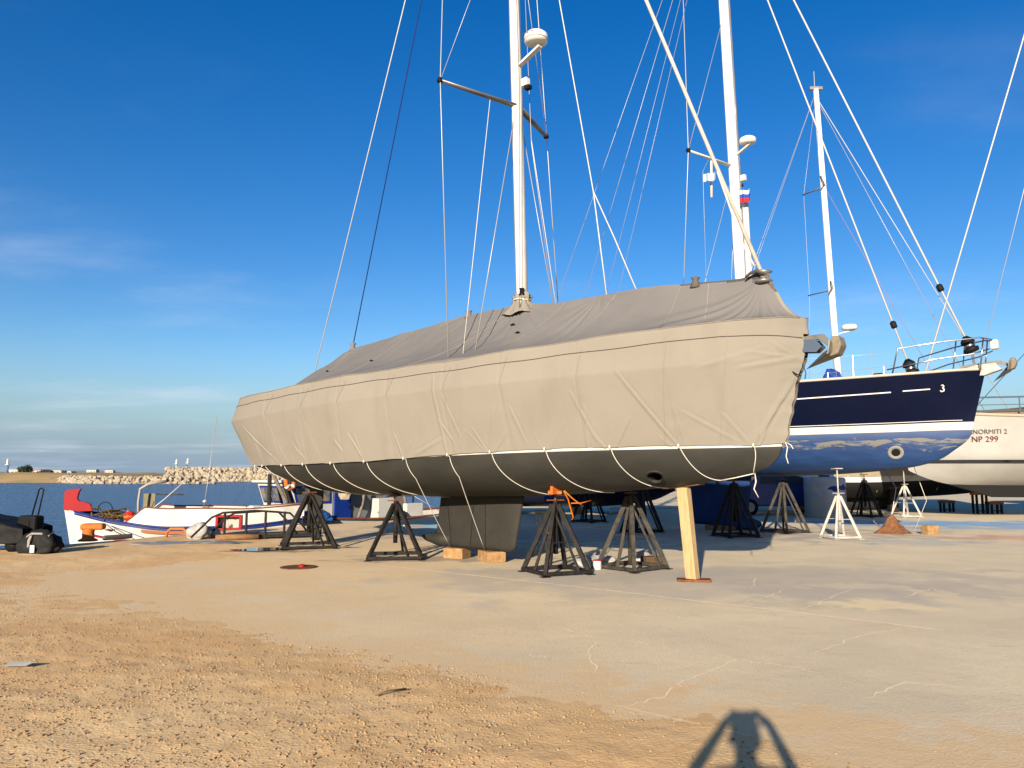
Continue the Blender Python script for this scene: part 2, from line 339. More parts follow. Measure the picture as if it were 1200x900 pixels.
# loose pebbles, nobody could count them
def pebbles(name, label, n, m, test, smin, smax, seed):
    rg = np.random.default_rng(seed); ico = bmesh.new(); bmesh.ops.create_icosphere(ico, subdivisions=1, radius=1)
    V0 = np.array([v.co[:] for v in ico.verts]); F0 = np.array([[v.index for v in f.verts] for f in ico.faces]); ico.free()
    th = R(1)*rg.uniform(-42, 42, n*4); rr = 3.3*np.exp(1.75*rg.random(n*4)**1.25); x = rr*np.sin(th); y = rr*np.cos(th)
    k = test(x, y, rg)
    x = x[k][:n]; y = y[k][:n]; n = len(x)
    sz = smin + (smax-smin)*rg.random(n)**3.2
    z = np.maximum(dirt_z(x, y), 0)
    Rm = rg.normal(size=(n, 3, 3)); Q, _ = np.linalg.qr(Rm)
    V = (V0[None]*rg.uniform(.75, 1.2, (n, 12, 1)))*rg.uniform(.6, 1.1, (n, 1, 3))
    V = np.einsum('nij,nkj->nki', Q, V)*sz[:, None, None]; V[..., 2] *= .75
    V += np.stack([x, y, z+sz*.25], -1)[:, None, :]
    F = (F0[None] + (np.arange(n)*12)[:, None, None]).reshape(-1, 3)
    me = bpy.data.meshes.new(name); nf = len(F); me.vertices.add(n*12); me.vertices.foreach_set('co', V.reshape(-1)); me.loops.add(nf*3); me.loops.foreach_set('vertex_index', F.reshape(-1).astype(np.int32))
    me.polygons.add(nf); me.polygons.foreach_set('loop_start', np.arange(0, nf*3, 3, dtype=np.int32)); me.update(calc_edges=True); me.validate(); me.materials.append(m)
    o = bpy.data.objects.new(name, me); COL.objects.link(o); tag(o, label, 'gravel', kind='stuff')
M_PEB = mat('limestone_pebble', (.25,.155,.078), .9, c2=(.34,.235,.13), nscale=6, contrast=(.4,.6))
M_PEBD = mat('dark_pebble', (.19,.11,.06), .9, c2=(.26,.17,.10), nscale=5)
dens = lambda x, y: np.clip(.55 + 1.6*fbm(x*.5, y*.5, 3, 40), .05, 1)
pebbles('gravel', 'pale limestone pebbles scattered over the sandy ground', 42000, M_PEB, lambda x, y, r: (seg_dist(x, y, DIRT) + .5*fbm(x*2, y*2, 3, 44) > .15*r.random(len(x))) & (r.random(len(x)) < dens(x, y)), .0016, .0115, 1)
pebbles('gravel', 'small brown stones scattered over the sandy ground', 12000, M_PEBD, lambda x, y, r: (seg_dist(x, y, DIRT) > 0) & (r.random(len(x)) < dens(y, x)), .002, .014, 2)
pebbles('gravel', 'a few stray chips of stone lying on the smooth concrete', 900, M_PEB, lambda x, y, r: (seg_dist(x, y, DIRT) < -.1) & (r.random(len(x)) < .5), .002, .008, 3)

def water_material():
    m = bpy.data.materials.new('sea_water'); m.use_nodes = True; t = m.node_tree; b = t.nodes['Principled BSDF']
    b.inputs['Base Color'].default_value = (.007,.055,.17,1); b.inputs['Roughness'].default_value = .2; b.inputs['IOR'].default_value = 1.33
    b.inputs['Specular IOR Level'].default_value = .13
    co = t.nodes.new('ShaderNodeTexCoord'); mm = t.nodes.new('ShaderNodeMapping'); mm.inputs['Scale'].default_value = (1, 1.7, 1); mm.inputs['Rotation'].default_value = (0,0,R(12))
    t.links.new(co.outputs['Object'], mm.inputs[0])
    hs = []
    for sc, a in ((.55, 1.0), (2.2, .45), (7., .12)):
        n = t.nodes.new('ShaderNodeTexNoise'); n.inputs['Scale'].default_value = sc; n.inputs['Detail'].default_value = 3; t.links.new(mm.outputs[0], n.inputs['Vector'])
        q = t.nodes.new('ShaderNodeMath'); q.operation = 'MULTIPLY'; q.inputs[1].default_value = a; t.links.new(n.outputs[0], q.inputs[0]); hs.append(q.outputs[0])
    a1 = t.nodes.new('ShaderNodeMath'); t.links.new(hs[0], a1.inputs[0]); t.links.new(hs[1], a1.inputs[1])
    a2 = t.nodes.new('ShaderNodeMath'); t.links.new(a1.outputs[0], a2.inputs[0]); t.links.new(hs[2], a2.inputs[1])
    bp = t.nodes.new('ShaderNodeBump'); bp.inputs['Strength'].default_value = 1.0; bp.inputs['Distance'].default_value = 1.1
    t.links.new(a2.outputs[0], bp.inputs['Height']); t.links.new(bp.outputs[0], b.inputs['Normal'])
    return m
s = MB(); s.add([(-12000,-400,-.9),(12000,-400,-.9),(12000,16000,-.9),(-12000,16000,-.9)], [(0,1,2,3)])
tag(s.build('water', water_material()), kind='structure')

# far shore
M_ROCK = mat('pale_limestone', (.62,.53,.39), .9, c2=(.5,.41,.29), nscale=.35, bump=.6, bscale=3, bdist=.1)
M_SCRUB = mat('dry_scrub_land', (.36,.24,.12), .95, c2=(.22,.19,.08), nscale=.12, contrast=(.4,.7))
M_CORE = mat('rubble_core', (.2,.16,.12), .95)
def rocks(name, label, path, prof, n, smin, smax, seed):
    """boulders heaped along a path; prof = [(offset across, z)] of the mound"""
    rg = np.random.default_rng(seed); ico = bmesh.new(); bmesh.ops.create_icosphere(ico, subdivisions=1, radius=1)
    V0 = np.array([v.co[:] for v in ico.verts]); F0 = [[v.index for v in f.verts] for f in ico.faces]; ico.free()
    path = np.array(path, float); ln = np.r_[0, np.cumsum(np.hypot(*np.diff(path, axis=0).T))]
    prof = np.array(prof, float); pl = np.r_[0, np.cumsum(np.hypot(*np.diff(prof, axis=0).T))]
    def at(sv, qv, dz=0):
        x = np.interp(sv, ln, path[:, 0]); y = np.interp(sv, ln, path[:, 1]); e = .5
        tx = np.interp(sv+e, ln, path[:, 0])-np.interp(sv-e, ln, path[:, 0]); ty = np.interp(sv+e, ln, path[:, 1])-np.interp(sv-e, ln, path[:, 1])
        h = np.hypot(tx, ty)+1e-9; nx, ny = ty/h, -tx/h
        off = np.interp(qv, pl, prof[:, 0]); z = np.interp(qv, pl, prof[:, 1])
        return np.stack([x+nx*off, y+ny*off, z+dz], -1)
    mb = MB(); F = []
    sv = rg.uniform(0, ln[-1], n); qv = rg.uniform(0, pl[-1], n); C = at(sv, qv)
    for i in range(n):
        sc = smin+(smax-smin)*rg.random()**1.5; Q, _ = np.linalg.qr(rg.normal(size=(3, 3)))
        V = (V0*rg.uniform(.75, 1.2, (12, 1))*rg.uniform(.65, 1.15, 3)) @ Q.T*sc + C[i]
        mb.add(V, F0)
    S_, Q_ = np.meshgrid(np.linspace(0, ln[-1], 40), np.linspace(0, pl[-1], 8), indexing='ij')
    o = mb.build(name, M_ROCK); tag(o, label, 'breakwater', kind='stuff')
    MB().grid(at(S_, Q_, -.25)).build('rubble_core', M_CORE, o)
    return o
bwpath = [(-117,262),(-112,264),(-60,266),(-30,268)]
rocks('breakwater', 'high breakwater of pale boulders across the harbour mouth', bwpath, [(7,-1.3),(4.2,1.2),(1.5,3.2),(-2,3.2),(-7,-1.3)], 1900, .5, 1.15, 5)
rocks('breakwater', 'low mole of pale rocks running out from the sandy spit', [(-170,262),(-135,232),(-108,204),(-88,200),(-78,204)], [(4,-1.3),(2,.2),(0,.75),(-2,.4),(-5,-1.3)], 1300, .35, .85, 6)
tx, ty = np.meshgrid(np.linspace(-420,-122,150), np.linspace(0,1,40))
yy = 216 + ty*150 + (tx+122)*-.12
hh = np.clip(np.minimum(ty*9, (-122-tx)/9), 0, 1)*2.0*(1+.5*fbm(tx*.06, yy*.06, 4, 60)) - 1.2 + np.clip(ty*9, 0, 1)*.9
tag(MB().grid(np.stack([tx, yy, hh], -1)).build('terrain', M_SCRUB, smooth=True), kind='structure')
tx, ty = np.meshgrid(np.linspace(-1500,-330,160), np.linspace(0,1,16))
hh = np.sin(np.clip(ty, 0, 1)*math.pi)*np.clip((-330-tx)/90, 0, 1)*(4.5+5*fbm(tx*.02, ty*2, 4, 71)) - 1.2
tag(MB().grid(np.stack([tx, 690+ty*160, hh], -1)).build('terrain', mat('hazy_headland', (.16,.17,.16), .95, c2=(.3,.27,.22), nscale=.05), smooth=True), kind='structure')
M_PLASTER = mat('far_white_plaster', (.62,.58,.52), .9, c2=(.5,.44,.36), nscale=.2)
M_WIN = mat('far_window', (.05,.06,.08), .3)
M_TILE = mat('far_roof_tile', (.35,.16,.1), .9)
labels_h = ['low pale house at the far left end of the distant shore', 'small white house just right of the dark tree on the far shore', 'long flat white shed on the far shore above the low rocks', 'pale distant house near the tip of the headland', 'lone white cottage furthest right on the distant headland', 'squat cream building on the far shore behind the sandy spit']
for i, (px, D, wd, ht) in enumerate([(22,330,7,3),(52,340,8,3.2),(66,345,14,2.6),(112,700,14,5),(132,720,11,4),(82,360,9,2.2)]):
    x = (px-600)/900*D; z0 = 1.2 if D < 500 else 2.2
    h = thing('house', labels_h[i], 'house', (x, D, z0), R(random.uniform(-15, 15)), 'houses on the far shore')
    h.scale = (.7,.7,.62)
    MB().box((0,0,ht/2-.5), (wd, 6, ht+1)).build('wall', M_PLASTER, h)
    MB().prism([(-wd/2-.3,ht+.003),(wd/2+.3,ht+.003),(wd/2-.6,ht+.7),(-wd/2+.6,ht+.7)], -3.2, 3.2).build('roof', M_TILE if i in (1,3) else M_PLASTER, h)
    for k in range(3): MB().box((-wd/3+k*wd/3, -3.02, ht*.55), (1.1, .1, 1.2)).build('window', M_WIN, h)
def beacon(px, D, z0, ztop, label, bands):
    x = (px-600)/900*D; t = thing('light_beacon', label, 'lighthouse', (x, D, z0), 0, 'harbour light beacons'); H_ = ztop-z0
    MB().lathe([(1.2,-.6),(1.2,.6),(.9,.62)], n=12).build('base', M_PLASTER, t)
    MB().lathe([(.5,.5),(.36,H_*.62)], n=12).build('tower', bands, t, True)
    MB().lathe([(.8,H_*.62),(.8,H_*.66)], n=12).build('gallery', M_WHITE, t)
    MB().lathe([(.4,H_*.66),(.4,H_*.85),(.5,H_*.86),(.05,H_)], n=12).build('lantern', M_WHITE, t)
beacon(209, 300, 2.2, 7.4, 'white harbour beacon at the left end of the high breakwater, lower one', mat('pale_blue_band', (.3,.42,.55), .6))
beacon(222, 306, 2.2, 8.0, 'taller white harbour beacon on the crest of the high breakwater', M_WHITE)
beacon(12, 270, 1.0, 7.0, 'blue and white light tower on the sandy spit at far left', mat('tower_blue', (.12,.2,.36), .6))
# distant round tree
tr = thing('round_tree', 'dark round tree on the sandy spit beside the light tower', 'tree', ((33-600)/900*330, 330, 1.2))
MB().tube([(0,0,-.5),(.1,0,1.2),(0,.1,2.4)], [.35,.25,.12]).build('trunk', mat('bark', (.09,.06,.04), .9), tr)
mb = MB(); rg = np.random.default_rng(4)
for k in range(900):
    d_ = rg.normal(size=3); d_ /= np.linalg.norm(d_); rr_ = rg.random()**.4
    c = np.array([d_[0]*3.1*rr_, d_[1]*2.6*rr_, 2.3+d_[2]*1.8*rr_+.3*math.sin(d_[0]*4)]); a = rg.normal(size=3)*.28; b_ = rg.normal(size=3)*.28
    mb.add([c, c+a, c+a+b_, c+b_], [(0,1,2,3)])
mb.build('crown', mat('dark_leaves', (.045,.06,.03), .8), tr)

# ------------------------------------------------------------------ yachts
FW = math.atan2(-.656, .755)             # heading of both yachts
class Hull:
    """a = metres aft of the yacht's origin, b = metres to starboard; local x = -a, y = -b"""
    def __init__(s, sheer, wl, keel, p=(1.0, .75), q=(1.0, 1.6)):
        s.S, s.W, s.K, s.p, s.q = [np.array(t, float) for t in (sheer, wl, keel)] + [p, q]
    def line(s, T, u, cols):
        a = T[0, 0] + (T[-1, 0]-T[0, 0])*u
        return [a] + [ci(T[:, 0], T[:, c], a) for c in cols]
    def bottom(s, u, th):                # th 0 keel .. 1 waterline
        aw, bw, zw = s.line(s.W, u, (1, 2)); ak, zk = s.line(s.K, u, (1,))
        full = np.clip(np.sin(np.clip(u*1.25+.08, 0, 1)*math.pi/2), 0, 1)
        p = s.p[0] + (s.p[1]-s.p[0])*full; q = s.q[0]+(s.q[1]-s.q[0])*full
        f = np.sin(th*math.pi/2)**p; gz = np.cos(th*math.pi/2)**(2/q if False else 1.0/ (0.6+.4*q)*1.25)
        bb = bw*f; z = zw-(zw-zk)*gz; a = aw+(ak-aw)*gz**(1+.9*np.clip(1-u*6, 0, 1))
        return a, bb, z
    def topside(s, u, t, belly=.03):
        aw, bw, zw = s.line(s.W, u, (1, 2)); as_, bs, zs = s.line(s.S, u, (1, 2))
        return aw+(as_-aw)*t, bw+(bs-bw)*t + belly*np.sin(t*math.pi)*np.minimum(1, bw*2), zw+(zs-zw)*t
    def grid(s, kind, nu, nv, t0=0., t1=1., off=0.):
        u, v = np.meshgrid(np.linspace(0, 1, nu), np.linspace(t0, t1, nv), indexing='ij')
        a, b, z = s.bottom(u, v) if kind == 'b' else s.topside(u, v)
        b = b + off
        st = np.stack([-a, -b, z], -1); po = np.stack([-a, b, z], -1)
        return np.concatenate([st[:, ::-1], po[:, (1 if kind == 'b' and t0 == 0 else 0):]], 1) if kind == 'b' and t0 == 0 else (st, po)
    def bottom_z(s, a0, b0):
        u, v = np.meshgrid(np.linspace(0, 1, 300), np.linspace(0, 1, 80), indexing='ij'); a, b, z = s.bottom(u, v)
        k = np.argmin((a-a0)**2+(b-abs(b0))**2); return float(z.flat[k])
def grids(name, gs, m, parent, smooth=True):
    mb = MB()
    for g_ in gs: mb.grid(g_)
    return mb.build(name, m, parent, smooth)

# --- the covered yacht in front
YO = (2.72, 11.75)
yacht = thing('sailing_yacht', 'large sailing yacht with dark grey bottom hidden under a beige cover, propped nearest', 'sailing yacht', (YO[0], YO[1], 0), FW)
H1 = Hull([(-1.74,.03,3.25),(-1.3,.42,3.22),(-.6,.78,3.18),(.5,1.22,3.12),(2.2,1.62,3.05),(4,1.82,3.0),(6,1.9,2.95),(9,1.74,2.86),(11.2,1.22,2.8)],
          [(-1.42,.02,1.985),(-1.0,.25,1.975),(0,.645,1.965),(1.5,1.145,1.95),(3.5,1.53,1.91),(6,1.70,1.84),(9,1.49,1.80),(10.3,1.2,1.80)],
          [(-1.22,1.70),(-.95,1.60),(-.5,1.51),(.15,1.42),(1.7,1.29),(3.2,1.21),(5.4,1.17),(7.5,1.17),(8.7,1.27),(10.2,1.66)])
def antifoul(name, c, c2, peel=None, patch=None):
    m = mat(name, c, .55, c2=c2, nscale=1.4, ndetail=8, contrast=(.35,.7), bump=.15, bscale=25, stretch=(.6,1,1.4))
    return m
M_AF = antifoul('grey_antifouling', (.024,.0235,.021), (.040,.038,.032))
G = H1.grid('b', 300, 46)
# bow thruster tunnel: leave an opening in the bottom, ringed and lined
hc = None
u_, v_ = np.meshgrid(np.linspace(0, 1, 300), np.linspace(0, 1, 46), indexing='ij'); a_, b_, z_ = H1.bottom(u_, v_)
k = np.argmin((a_-.33)**2 + ((z_-1.55)*1.0)**2); hc = Vector((-a_.flat[k], -b_.flat[k], z_.flat[k]))
mb = MB().grid(G)
keep = []
for f in mb.f:
    c = sum((Vector(mb.v[i]) for i in f), Vector())/4
    if abs(c.y) > .02 and min((c-hc).length, (c-Vector((hc.x, -hc.y, hc.z))).length) < .13: continue
    keep.append(f)
mb.f = keep
bot = mb.build('bottom', M_AF, yacht, True)
def hull_normal(Hh, a0, z0, e=.05):
    u, v = np.meshgrid(np.linspace(0, 1, 400), np.linspace(0, 1, 90), indexing='ij'); a, b, z = Hh.bottom(u, v)
    i, j = np.unravel_index(np.argmin((a-a0)**2+(z-z0)**2), a.shape); i = min(max(i, 2), 397); j = min(max(j, 2), 87)
    Pp = lambda i, j: Vector((-a[i, j], -b[i, j], z[i, j]))
    n = (Pp(i+2, j)-Pp(i-2, j)).cross(Pp(i, j+2)-Pp(i, j-2)).normalized()
    return Pp(i, j), (n if n.y < 0 else -n)
hp, hn = hull_normal(H1, .33, 1.55)
for sgn in (1, -1):
    pp = Vector((hp.x, hp.y*sgn, hp.z)); nn = Vector((hn.x, hn.y*sgn, hn.z)); Mq = nn.to_track_quat('Z', 'Y').to_matrix()
    MB().lathe([(.112,-.03),(.112,.004),(.15,.006),(.16,.002),(.16,-.012)], pp, 32, Mq, False).build('thruster_rim', M_AF, bot, True)
    mbt = MB().tube([pp+nn*.004, Vector((pp.x, 0, pp.z))], .113, 28, cap=False); mbt.build('thruster_tunnel', mat('tunnel_dark', (.02,.02,.02), .8), bot, True)
gs = H1.grid('t', 220, 10, 0, 1); grids('topsides', gs, M_WHITE, yacht)
dk = np.stack([gs[0][:, -1], gs[1][:, -1]], 1); dk = dk*1.0; dk[..., 2] -= .04; grids('deck', [dk], mat('deck_beige', (.55,.52,.46), .7), yacht)
tr_ = [tuple(p) for p in np.concatenate([G[-1][:46][::1], ])]
MB().add([tuple(p) for p in G[-1]] + [tuple(p) for p in gs[1][-1][1:]] + [tuple(p) for p in gs[0][-1][::-1]][:-1], [tuple(range(len(G[-1]) + len(gs[1][-1])-1 + len(gs[0][-1])-1))]).build('transom', M_WHITE, yacht)
# keel and rudder
def foil(parent, name, m, a0t, a1t, zt, a0b, a1b, zb, thick, round_=0.06):
    n = 24; V = []; lv = 14
    for j in range(lv):
        f = j/(lv-1); z = zt+(zb-zt)*f; a0 = a0t+(a0b-a0t)*f; a1 = a1t+(a1b-a1t)*f; th = thick
        if zb+round_ > z: e = math.sqrt(max(0, 1-((zb+round_-z)/round_)**2)); th *= .35+.65*e; a0 += (1-e)*round_*.7; a1 -= (1-e)*round_*.7
        for k in range(n):
            t = k/n*2*math.pi; c = (1-math.cos(t))/2; yv = thick*math.sin(t)*(1-c*.55)*1.15*th/thick
            V.append((-(a0+(a1-a0)*c), yv, z))
    F = [(j*n+k, j*n+(k+1) % n, (j+1)*n+(k+1) % n, (j+1)*n+k) for j in range(lv-1) for k in range(n)] + [tuple(range(n)), tuple((lv-1)*n+k for k in range(n))]
    return MB().add(V, F).build(name, m, parent, True)
M_KEEL = mat('keel_grey', (.042,.039,.033), .6, c2=(.055,.051,.043), nscale=2.5, ndetail=8, bump=.12, bscale=20)
kl = foil(yacht, 'keel', M_KEEL, 3.3, 5.45, 1.24, 3.52, 5.62, .20, .10, .12)
MB().tube([(-4.45,-.128,1.14),(-4.5,-.124,.7),(-4.55,-.118,.28)], .004, 6).build('keel_seam', M_BLACK, kl)
mbk = MB().tube([(-5.15,0,.33),(-5.5,0,.33),(-5.85,0,.35),(-6.02,0,.37)], [.12,.13,.07,.015], 14, sq=1.0); mbk.build('keel_bulb_tail', M_KEEL, kl, True)
foil(yacht, 'rudder', M_AF, 9.35, 9.95, 1.5, 9.42, 9.82, .08, .05, .08)
# mast and rig
def mast_at(z): return 3.35 + (z-4.75)*.031
mast = MB().tube([(-mast_at(z), 0, z) for z in (2.9, 6, 10, 15, 20.2)], [.125,.125,.125,.12,.10], 20, sq=.72).build('mast', M_ALU, yacht, True)
MB().bar((-mast_at(4.6)-.128,0,4.6), (-mast_at(19)-.12,0,19), .022, .03).build('mast_track', M_GREYALU, mast)
for z in (4.95, 5.35, 5.9, 6.25): MB().box((-mast_at(z)+.03, -.092, z), (.05,.012,.13 if z != 6.25 else .07)).build('halyard_exit', M_BLACK if z < 6 else M_WIRE, mast)
for a, bb, z in ((3.28,.1,4.86),(3.42,-.11,4.84)): MB().lathe([(.045,0),(.06,.02),(.04,.05),(.04,.11),(.055,.13)], (-a,-bb,z), 12).build('winch', M_BLACK, mast, True)
for sg in (1, -1):
    for z0, ln_, sw in ((8.60,1.55,.52),(13.2,1.3,.48)):
        a0 = mast_at(z0); sp_ = MB().tube([(-a0,-.07*sg,z0),(-a0-sw,-sg*ln_,z0+.09)], [.075,.05], 10, sq=.45).build('spreader', M_GREYALU, mast, True)
        MB().lathe([(.05,-.03),(.06,0),(.04,.05)], (-a0-sw,-sg*ln_,z0+.09), 10).build('spreader_tip', M_BLACK, sp_)
    rope('shroud', [(-3.64,-1.61*sg,3.55),(-3.98,-1.55*sg,8.69),(-4.15,-1.3*sg,13.29),(-mast_at(19.6),-.06*sg,19.6)], .0095, M_WIRE, yacht)
    rope('shroud', [(-3.45,-1.45*sg,3.62),(-3.66,-.56*sg,8.62)], .007, M_ROPEW, yacht)
    rope('shroud', [(-3.35,-1.25*sg,3.72),(-mast_at(8.35),-.1*sg,8.35)], .0085, M_WIRE, yacht)
    rope('shroud', [(-3.98,-1.55*sg,8.69),(-mast_at(13),-.1*sg,13.0)], .006, M_WIRE, yacht)
rope('backstay', [(-9.88,-.0,3.95),(-3.85,0,20.1)], .012, M_ROPEW, yacht)
rope('topping_lift', [(-8.42,0,4.42),(-3.95,0,20.0)], .012, mat('navy_rope', (.02,.03,.12), .8), yacht)
fs = MB().tube([(1.23,0,4.5),(-.6,0,9.56),(-3.72,0,17.8)], .031, 12).build('forestay', mat('furled_stay_cream', (.55,.50,.42), .6, c2=(.66,.62,.56), nscale=5), yacht, True)
MB().tube([(1.15,-.08,4.62),(.98,-.09,5.0),(.80,-.07,5.6),(.61,-.05,6.2)], .016, 8).build('furling_line', M_ROPEW, fs, True)
MB().lathe([(.09,0),(.13,.03),(.05,.06),(.05,.13),(.13,.16),(.08,.19)], (1.25,0,4.36), 16).build('furling_drum', M_GREYALU, fs, True)
rope('halyard', [(-.9,.02,4.58),(-1.35,.05,5.6),(-1.75,.03,6.5),(-2.6,.1,10.9),(-3.6,0,17.0)], .010, M_ROPEW, yacht)
rope('halyard', [(-1.48,0,4.58),(-1.75,.03,6.5)], .011, M_ROPEW, yacht)
rope('halyard', [(-3.0,.6,4.2),(-3.45,.4,8),(-3.6,.1,16)], .006, M_WIRE, yacht)
rope('halyard', [(-3.2,-.25,4.45),(-3.3,-.14,9),(-3.6,-.1,16)], .005, mat('dark_rope', (.04,.04,.05), .8), yacht)
rd = MB().lathe([(.16,0),(.22,.04),(.228,.11),(.22,.17),(.17,.215),(.02,.23)], (-3.0,0,9.70), 28).build('radar_dome', mat('radome_white', (.78,.76,.71), .35), mast, True)
MB().bar((-3.4,0,9.42),(-2.9,0,9.62), .1, .04).build('radar_bracket', M_ALU, rd)
MB().lathe([(.224,0),(.231,.008),(.224,.016)], (-3.0,0,9.76), 28).build('radar_band', mat('band_grey', (.3,.29,.27), .5), rd)
text_mesh('radar_lettering', 'Raymarine', .062, mat('lettering_dark', (.06,.06,.08), .5), rd, (-3.0-.03,-.231,9.83), (R(90),0,R(8)))
sl = MB().box((-3.26,0,9.02), (.14,.12,.16)).build('steaming_light', M_ALU, mast, bevel=.015); MB().box((-3.2,0,8.9), (.12,.1,.07)).build('lens', M_BLACK, sl)
# bow roller and anchor
br = thing('bow_anchor', 'grey plough anchor stowed on the bow roller of the covered yacht', 'anchor', (YO[0], YO[1], 0), FW)
M_ANCH = mat('galvanised_anchor', (.23,.22,.20), .5, .7, c2=(.35,.31,.24), nscale=9)
M_ANCHT = mat('anchor_beige', (.30,.25,.18), .7, c2=(.2,.17,.13), nscale=9)
RP = [(1.4,3.26),(1.75,3.28),(1.98,3.26),(2.06,3.33),(1.98,3.44),(1.4,3.47)]
roller = MB().prism(RP, -.09, -.07).prism(RP, .07, .09).prism([(1.4,3.22),(1.8,3.24),(1.8,3.27),(1.4,3.25)], -.069, .069).build('bow_roller', M_STEEL, yacht)
for x in (1.72, 1.97): MB().tube([(x,-.066,3.35),(x,.066,3.35)], .045, 14).build('roller_wheel', M_BLACK, roller, True)
MB().prism([(1.4,3.42),(2.0,3.44),(2.16,3.30),(2.22,3.34),(2.06,3.51),(1.4,3.50)], -.022, .022).build('shank', M_ANCH, br, bevel=.006)
mb = MB()                                # plough fluke: two blades meeting on a ridge, point hanging aft and down
mb.add([(1.82,0,3.05),(2.18,-.20,3.20),(2.26,0,3.30),(2.18,.20,3.20),(2.20,-.17,3.38),(2.20,.17,3.38),(2.06,0,3.24)], [(0,1,6),(0,6,3),(1,4,2,6),(6,2,5,3),(0,3,2),(0,2,1)])
fl = mb.build('fluke', M_ANCH, br); fl.modifiers.new('solid', 'SOLIDIFY').thickness = .02
MB().prism([(2.16,3.17),(2.27,3.20),(2.33,3.32),(2.30,3.45),(2.2,3.45)], -.12, .12).build('fluke_heel', M_ANCHT, br, bevel=.02)
MB().tube([(1.5,-.12,3.14),(1.7,-.13,2.98),(1.78,-.12,2.94)], .01, 6).build('lashing', M_BLACK, br, True)
MB().tube([(1.8,-.1,3.1),(1.84,-.11,2.98),(1.82,-.1,2.9)], .008, 6).build('lashing', mat('blue_cord', (.03,.1,.3), .8), br, True)

# --- the beige cover over the yacht
def cover_material(name, top):
    c, c2 = ((.116,.111,.109), (.136,.129,.124)) if top else ((.18,.162,.135), (.195,.176,.147))  # roof canvas darkened in colour to stand for the weaker light on its slope
    m = bpy.data.materials.new(name); m.use_nodes = True; t = m.node_tree; b = t.nodes['Principled BSDF']; n_ = t.nodes.new; l = t.links.new
    b.inputs['Roughness'].default_value = .92; b.inputs['Specular IOR Level'].default_value = .15
    co = n_('ShaderNodeTexCoord')
    def noise(sc, det, st=(1,1,1), rough=.6):
        mm = n_('ShaderNodeMapping'); mm.inputs['Scale'].default_value = st; l(co.outputs['Object'], mm.inputs[0])
        n = n_('ShaderNodeTexNoise'); n.inputs['Scale'].default_value = sc; n.inputs['Detail'].default_value = det; n.inputs['Roughness'].default_value = rough; l(mm.outputs[0], n.inputs['Vector']); return n.outputs[0]
    r = n_('ShaderNodeMapRange'); r.inputs[1].default_value = .35; r.inputs[2].default_value = .68; l(noise(.8, 7), r.inputs[0])
    x = n_('ShaderNodeMixRGB'); x.inputs[1].default_value = (*c, 1); x.inputs[2].default_value = (*c2, 1); l(r.outputs[0], x.inputs[0])
    r2 = n_('ShaderNodeMapRange'); r2.inputs[1].default_value = .55; r2.inputs[2].default_value = .8; r2.inputs[4].default_value = .35; l(noise(2.2, 6, (1,1,.25)), r2.inputs[0])   # rain streaks
    x2 = n_('ShaderNodeMixRGB'); x2.inputs[2].default_value = (.13,.113,.092, 1); l(r2.outputs[0], x2.inputs[0]); l(x.outputs[0], x2.inputs[1]); l(x2.outputs[0], b.inputs['Base Color'])
    bp = n_('ShaderNodeBump'); bp.inputs['Strength'].default_value = .35; bp.inputs['Distance'].default_value = .006; l(noise(7, 6), bp.inputs['Height'])
    bp2 = n_('ShaderNodeBump'); bp2.inputs['Strength'].default_value = .25; bp2.inputs['Distance'].default_value = .002; l(noise(220, 2), bp2.inputs['Height']); l(bp.outputs[0], bp2.inputs['Normal']); l(bp2.outputs[0], b.inputs['Normal'])
    return m
M_CSIDE = cover_material('cover_canvas', False); M_CTOP = cover_material('cover_canvas_dimmed_top', True)
cover = thing('boat_cover', 'huge beige canvas cover laced over the nearest yacht', 'boat cover', (YO[0], YO[1], 0), FW)
TE = np.array([(-1.83,.10,3.76),(-1.62,.36,3.755),(-1.0,.70,3.73),(0,1.10,3.655),(1.5,1.50,3.56),(3.5,1.80,3.47),(6,1.92,3.425),(9,1.78,3.35),(10.5,1.5,3.335),(10.95,1.30,3.34)])
TS = np.array([(-1.80,.06,3.2),(-1.58,.28,3.2),(-1.0,.66,3.16),(0,1.08,3.1),(1.5,1.52,3.05),(3.5,1.84,3.0),(6,1.97,2.95),(9,1.82,2.86),(11.0,1.42,2.82),(11.40,1.2,2.82)])
TW = np.array([(-1.46,.035,2.02),(-1.0,.285,2.0),(0,.70,2.005),(1.5,1.19,1.99),(3.5,1.585,1.925),(6,1.76,1.82),(9,1.55,1.78),(10.42,1.24,1.775)])
TR = np.array([(-1.25,4.56),(-.95,4.50),(-.16,4.55),(.91,4.63),(1.6,4.62),(2.6,4.63),(3.35,4.71),(4.7,4.72),(6.47,4.57),(8.38,4.44),(9.2,4.2),(9.99,3.98),(10.75,3.42)])
TIES = [10.1,9.6,8.61,7.71,6.69,5.66,4.64,3.64,2.78,1.82,.8,-.16,-1.11]
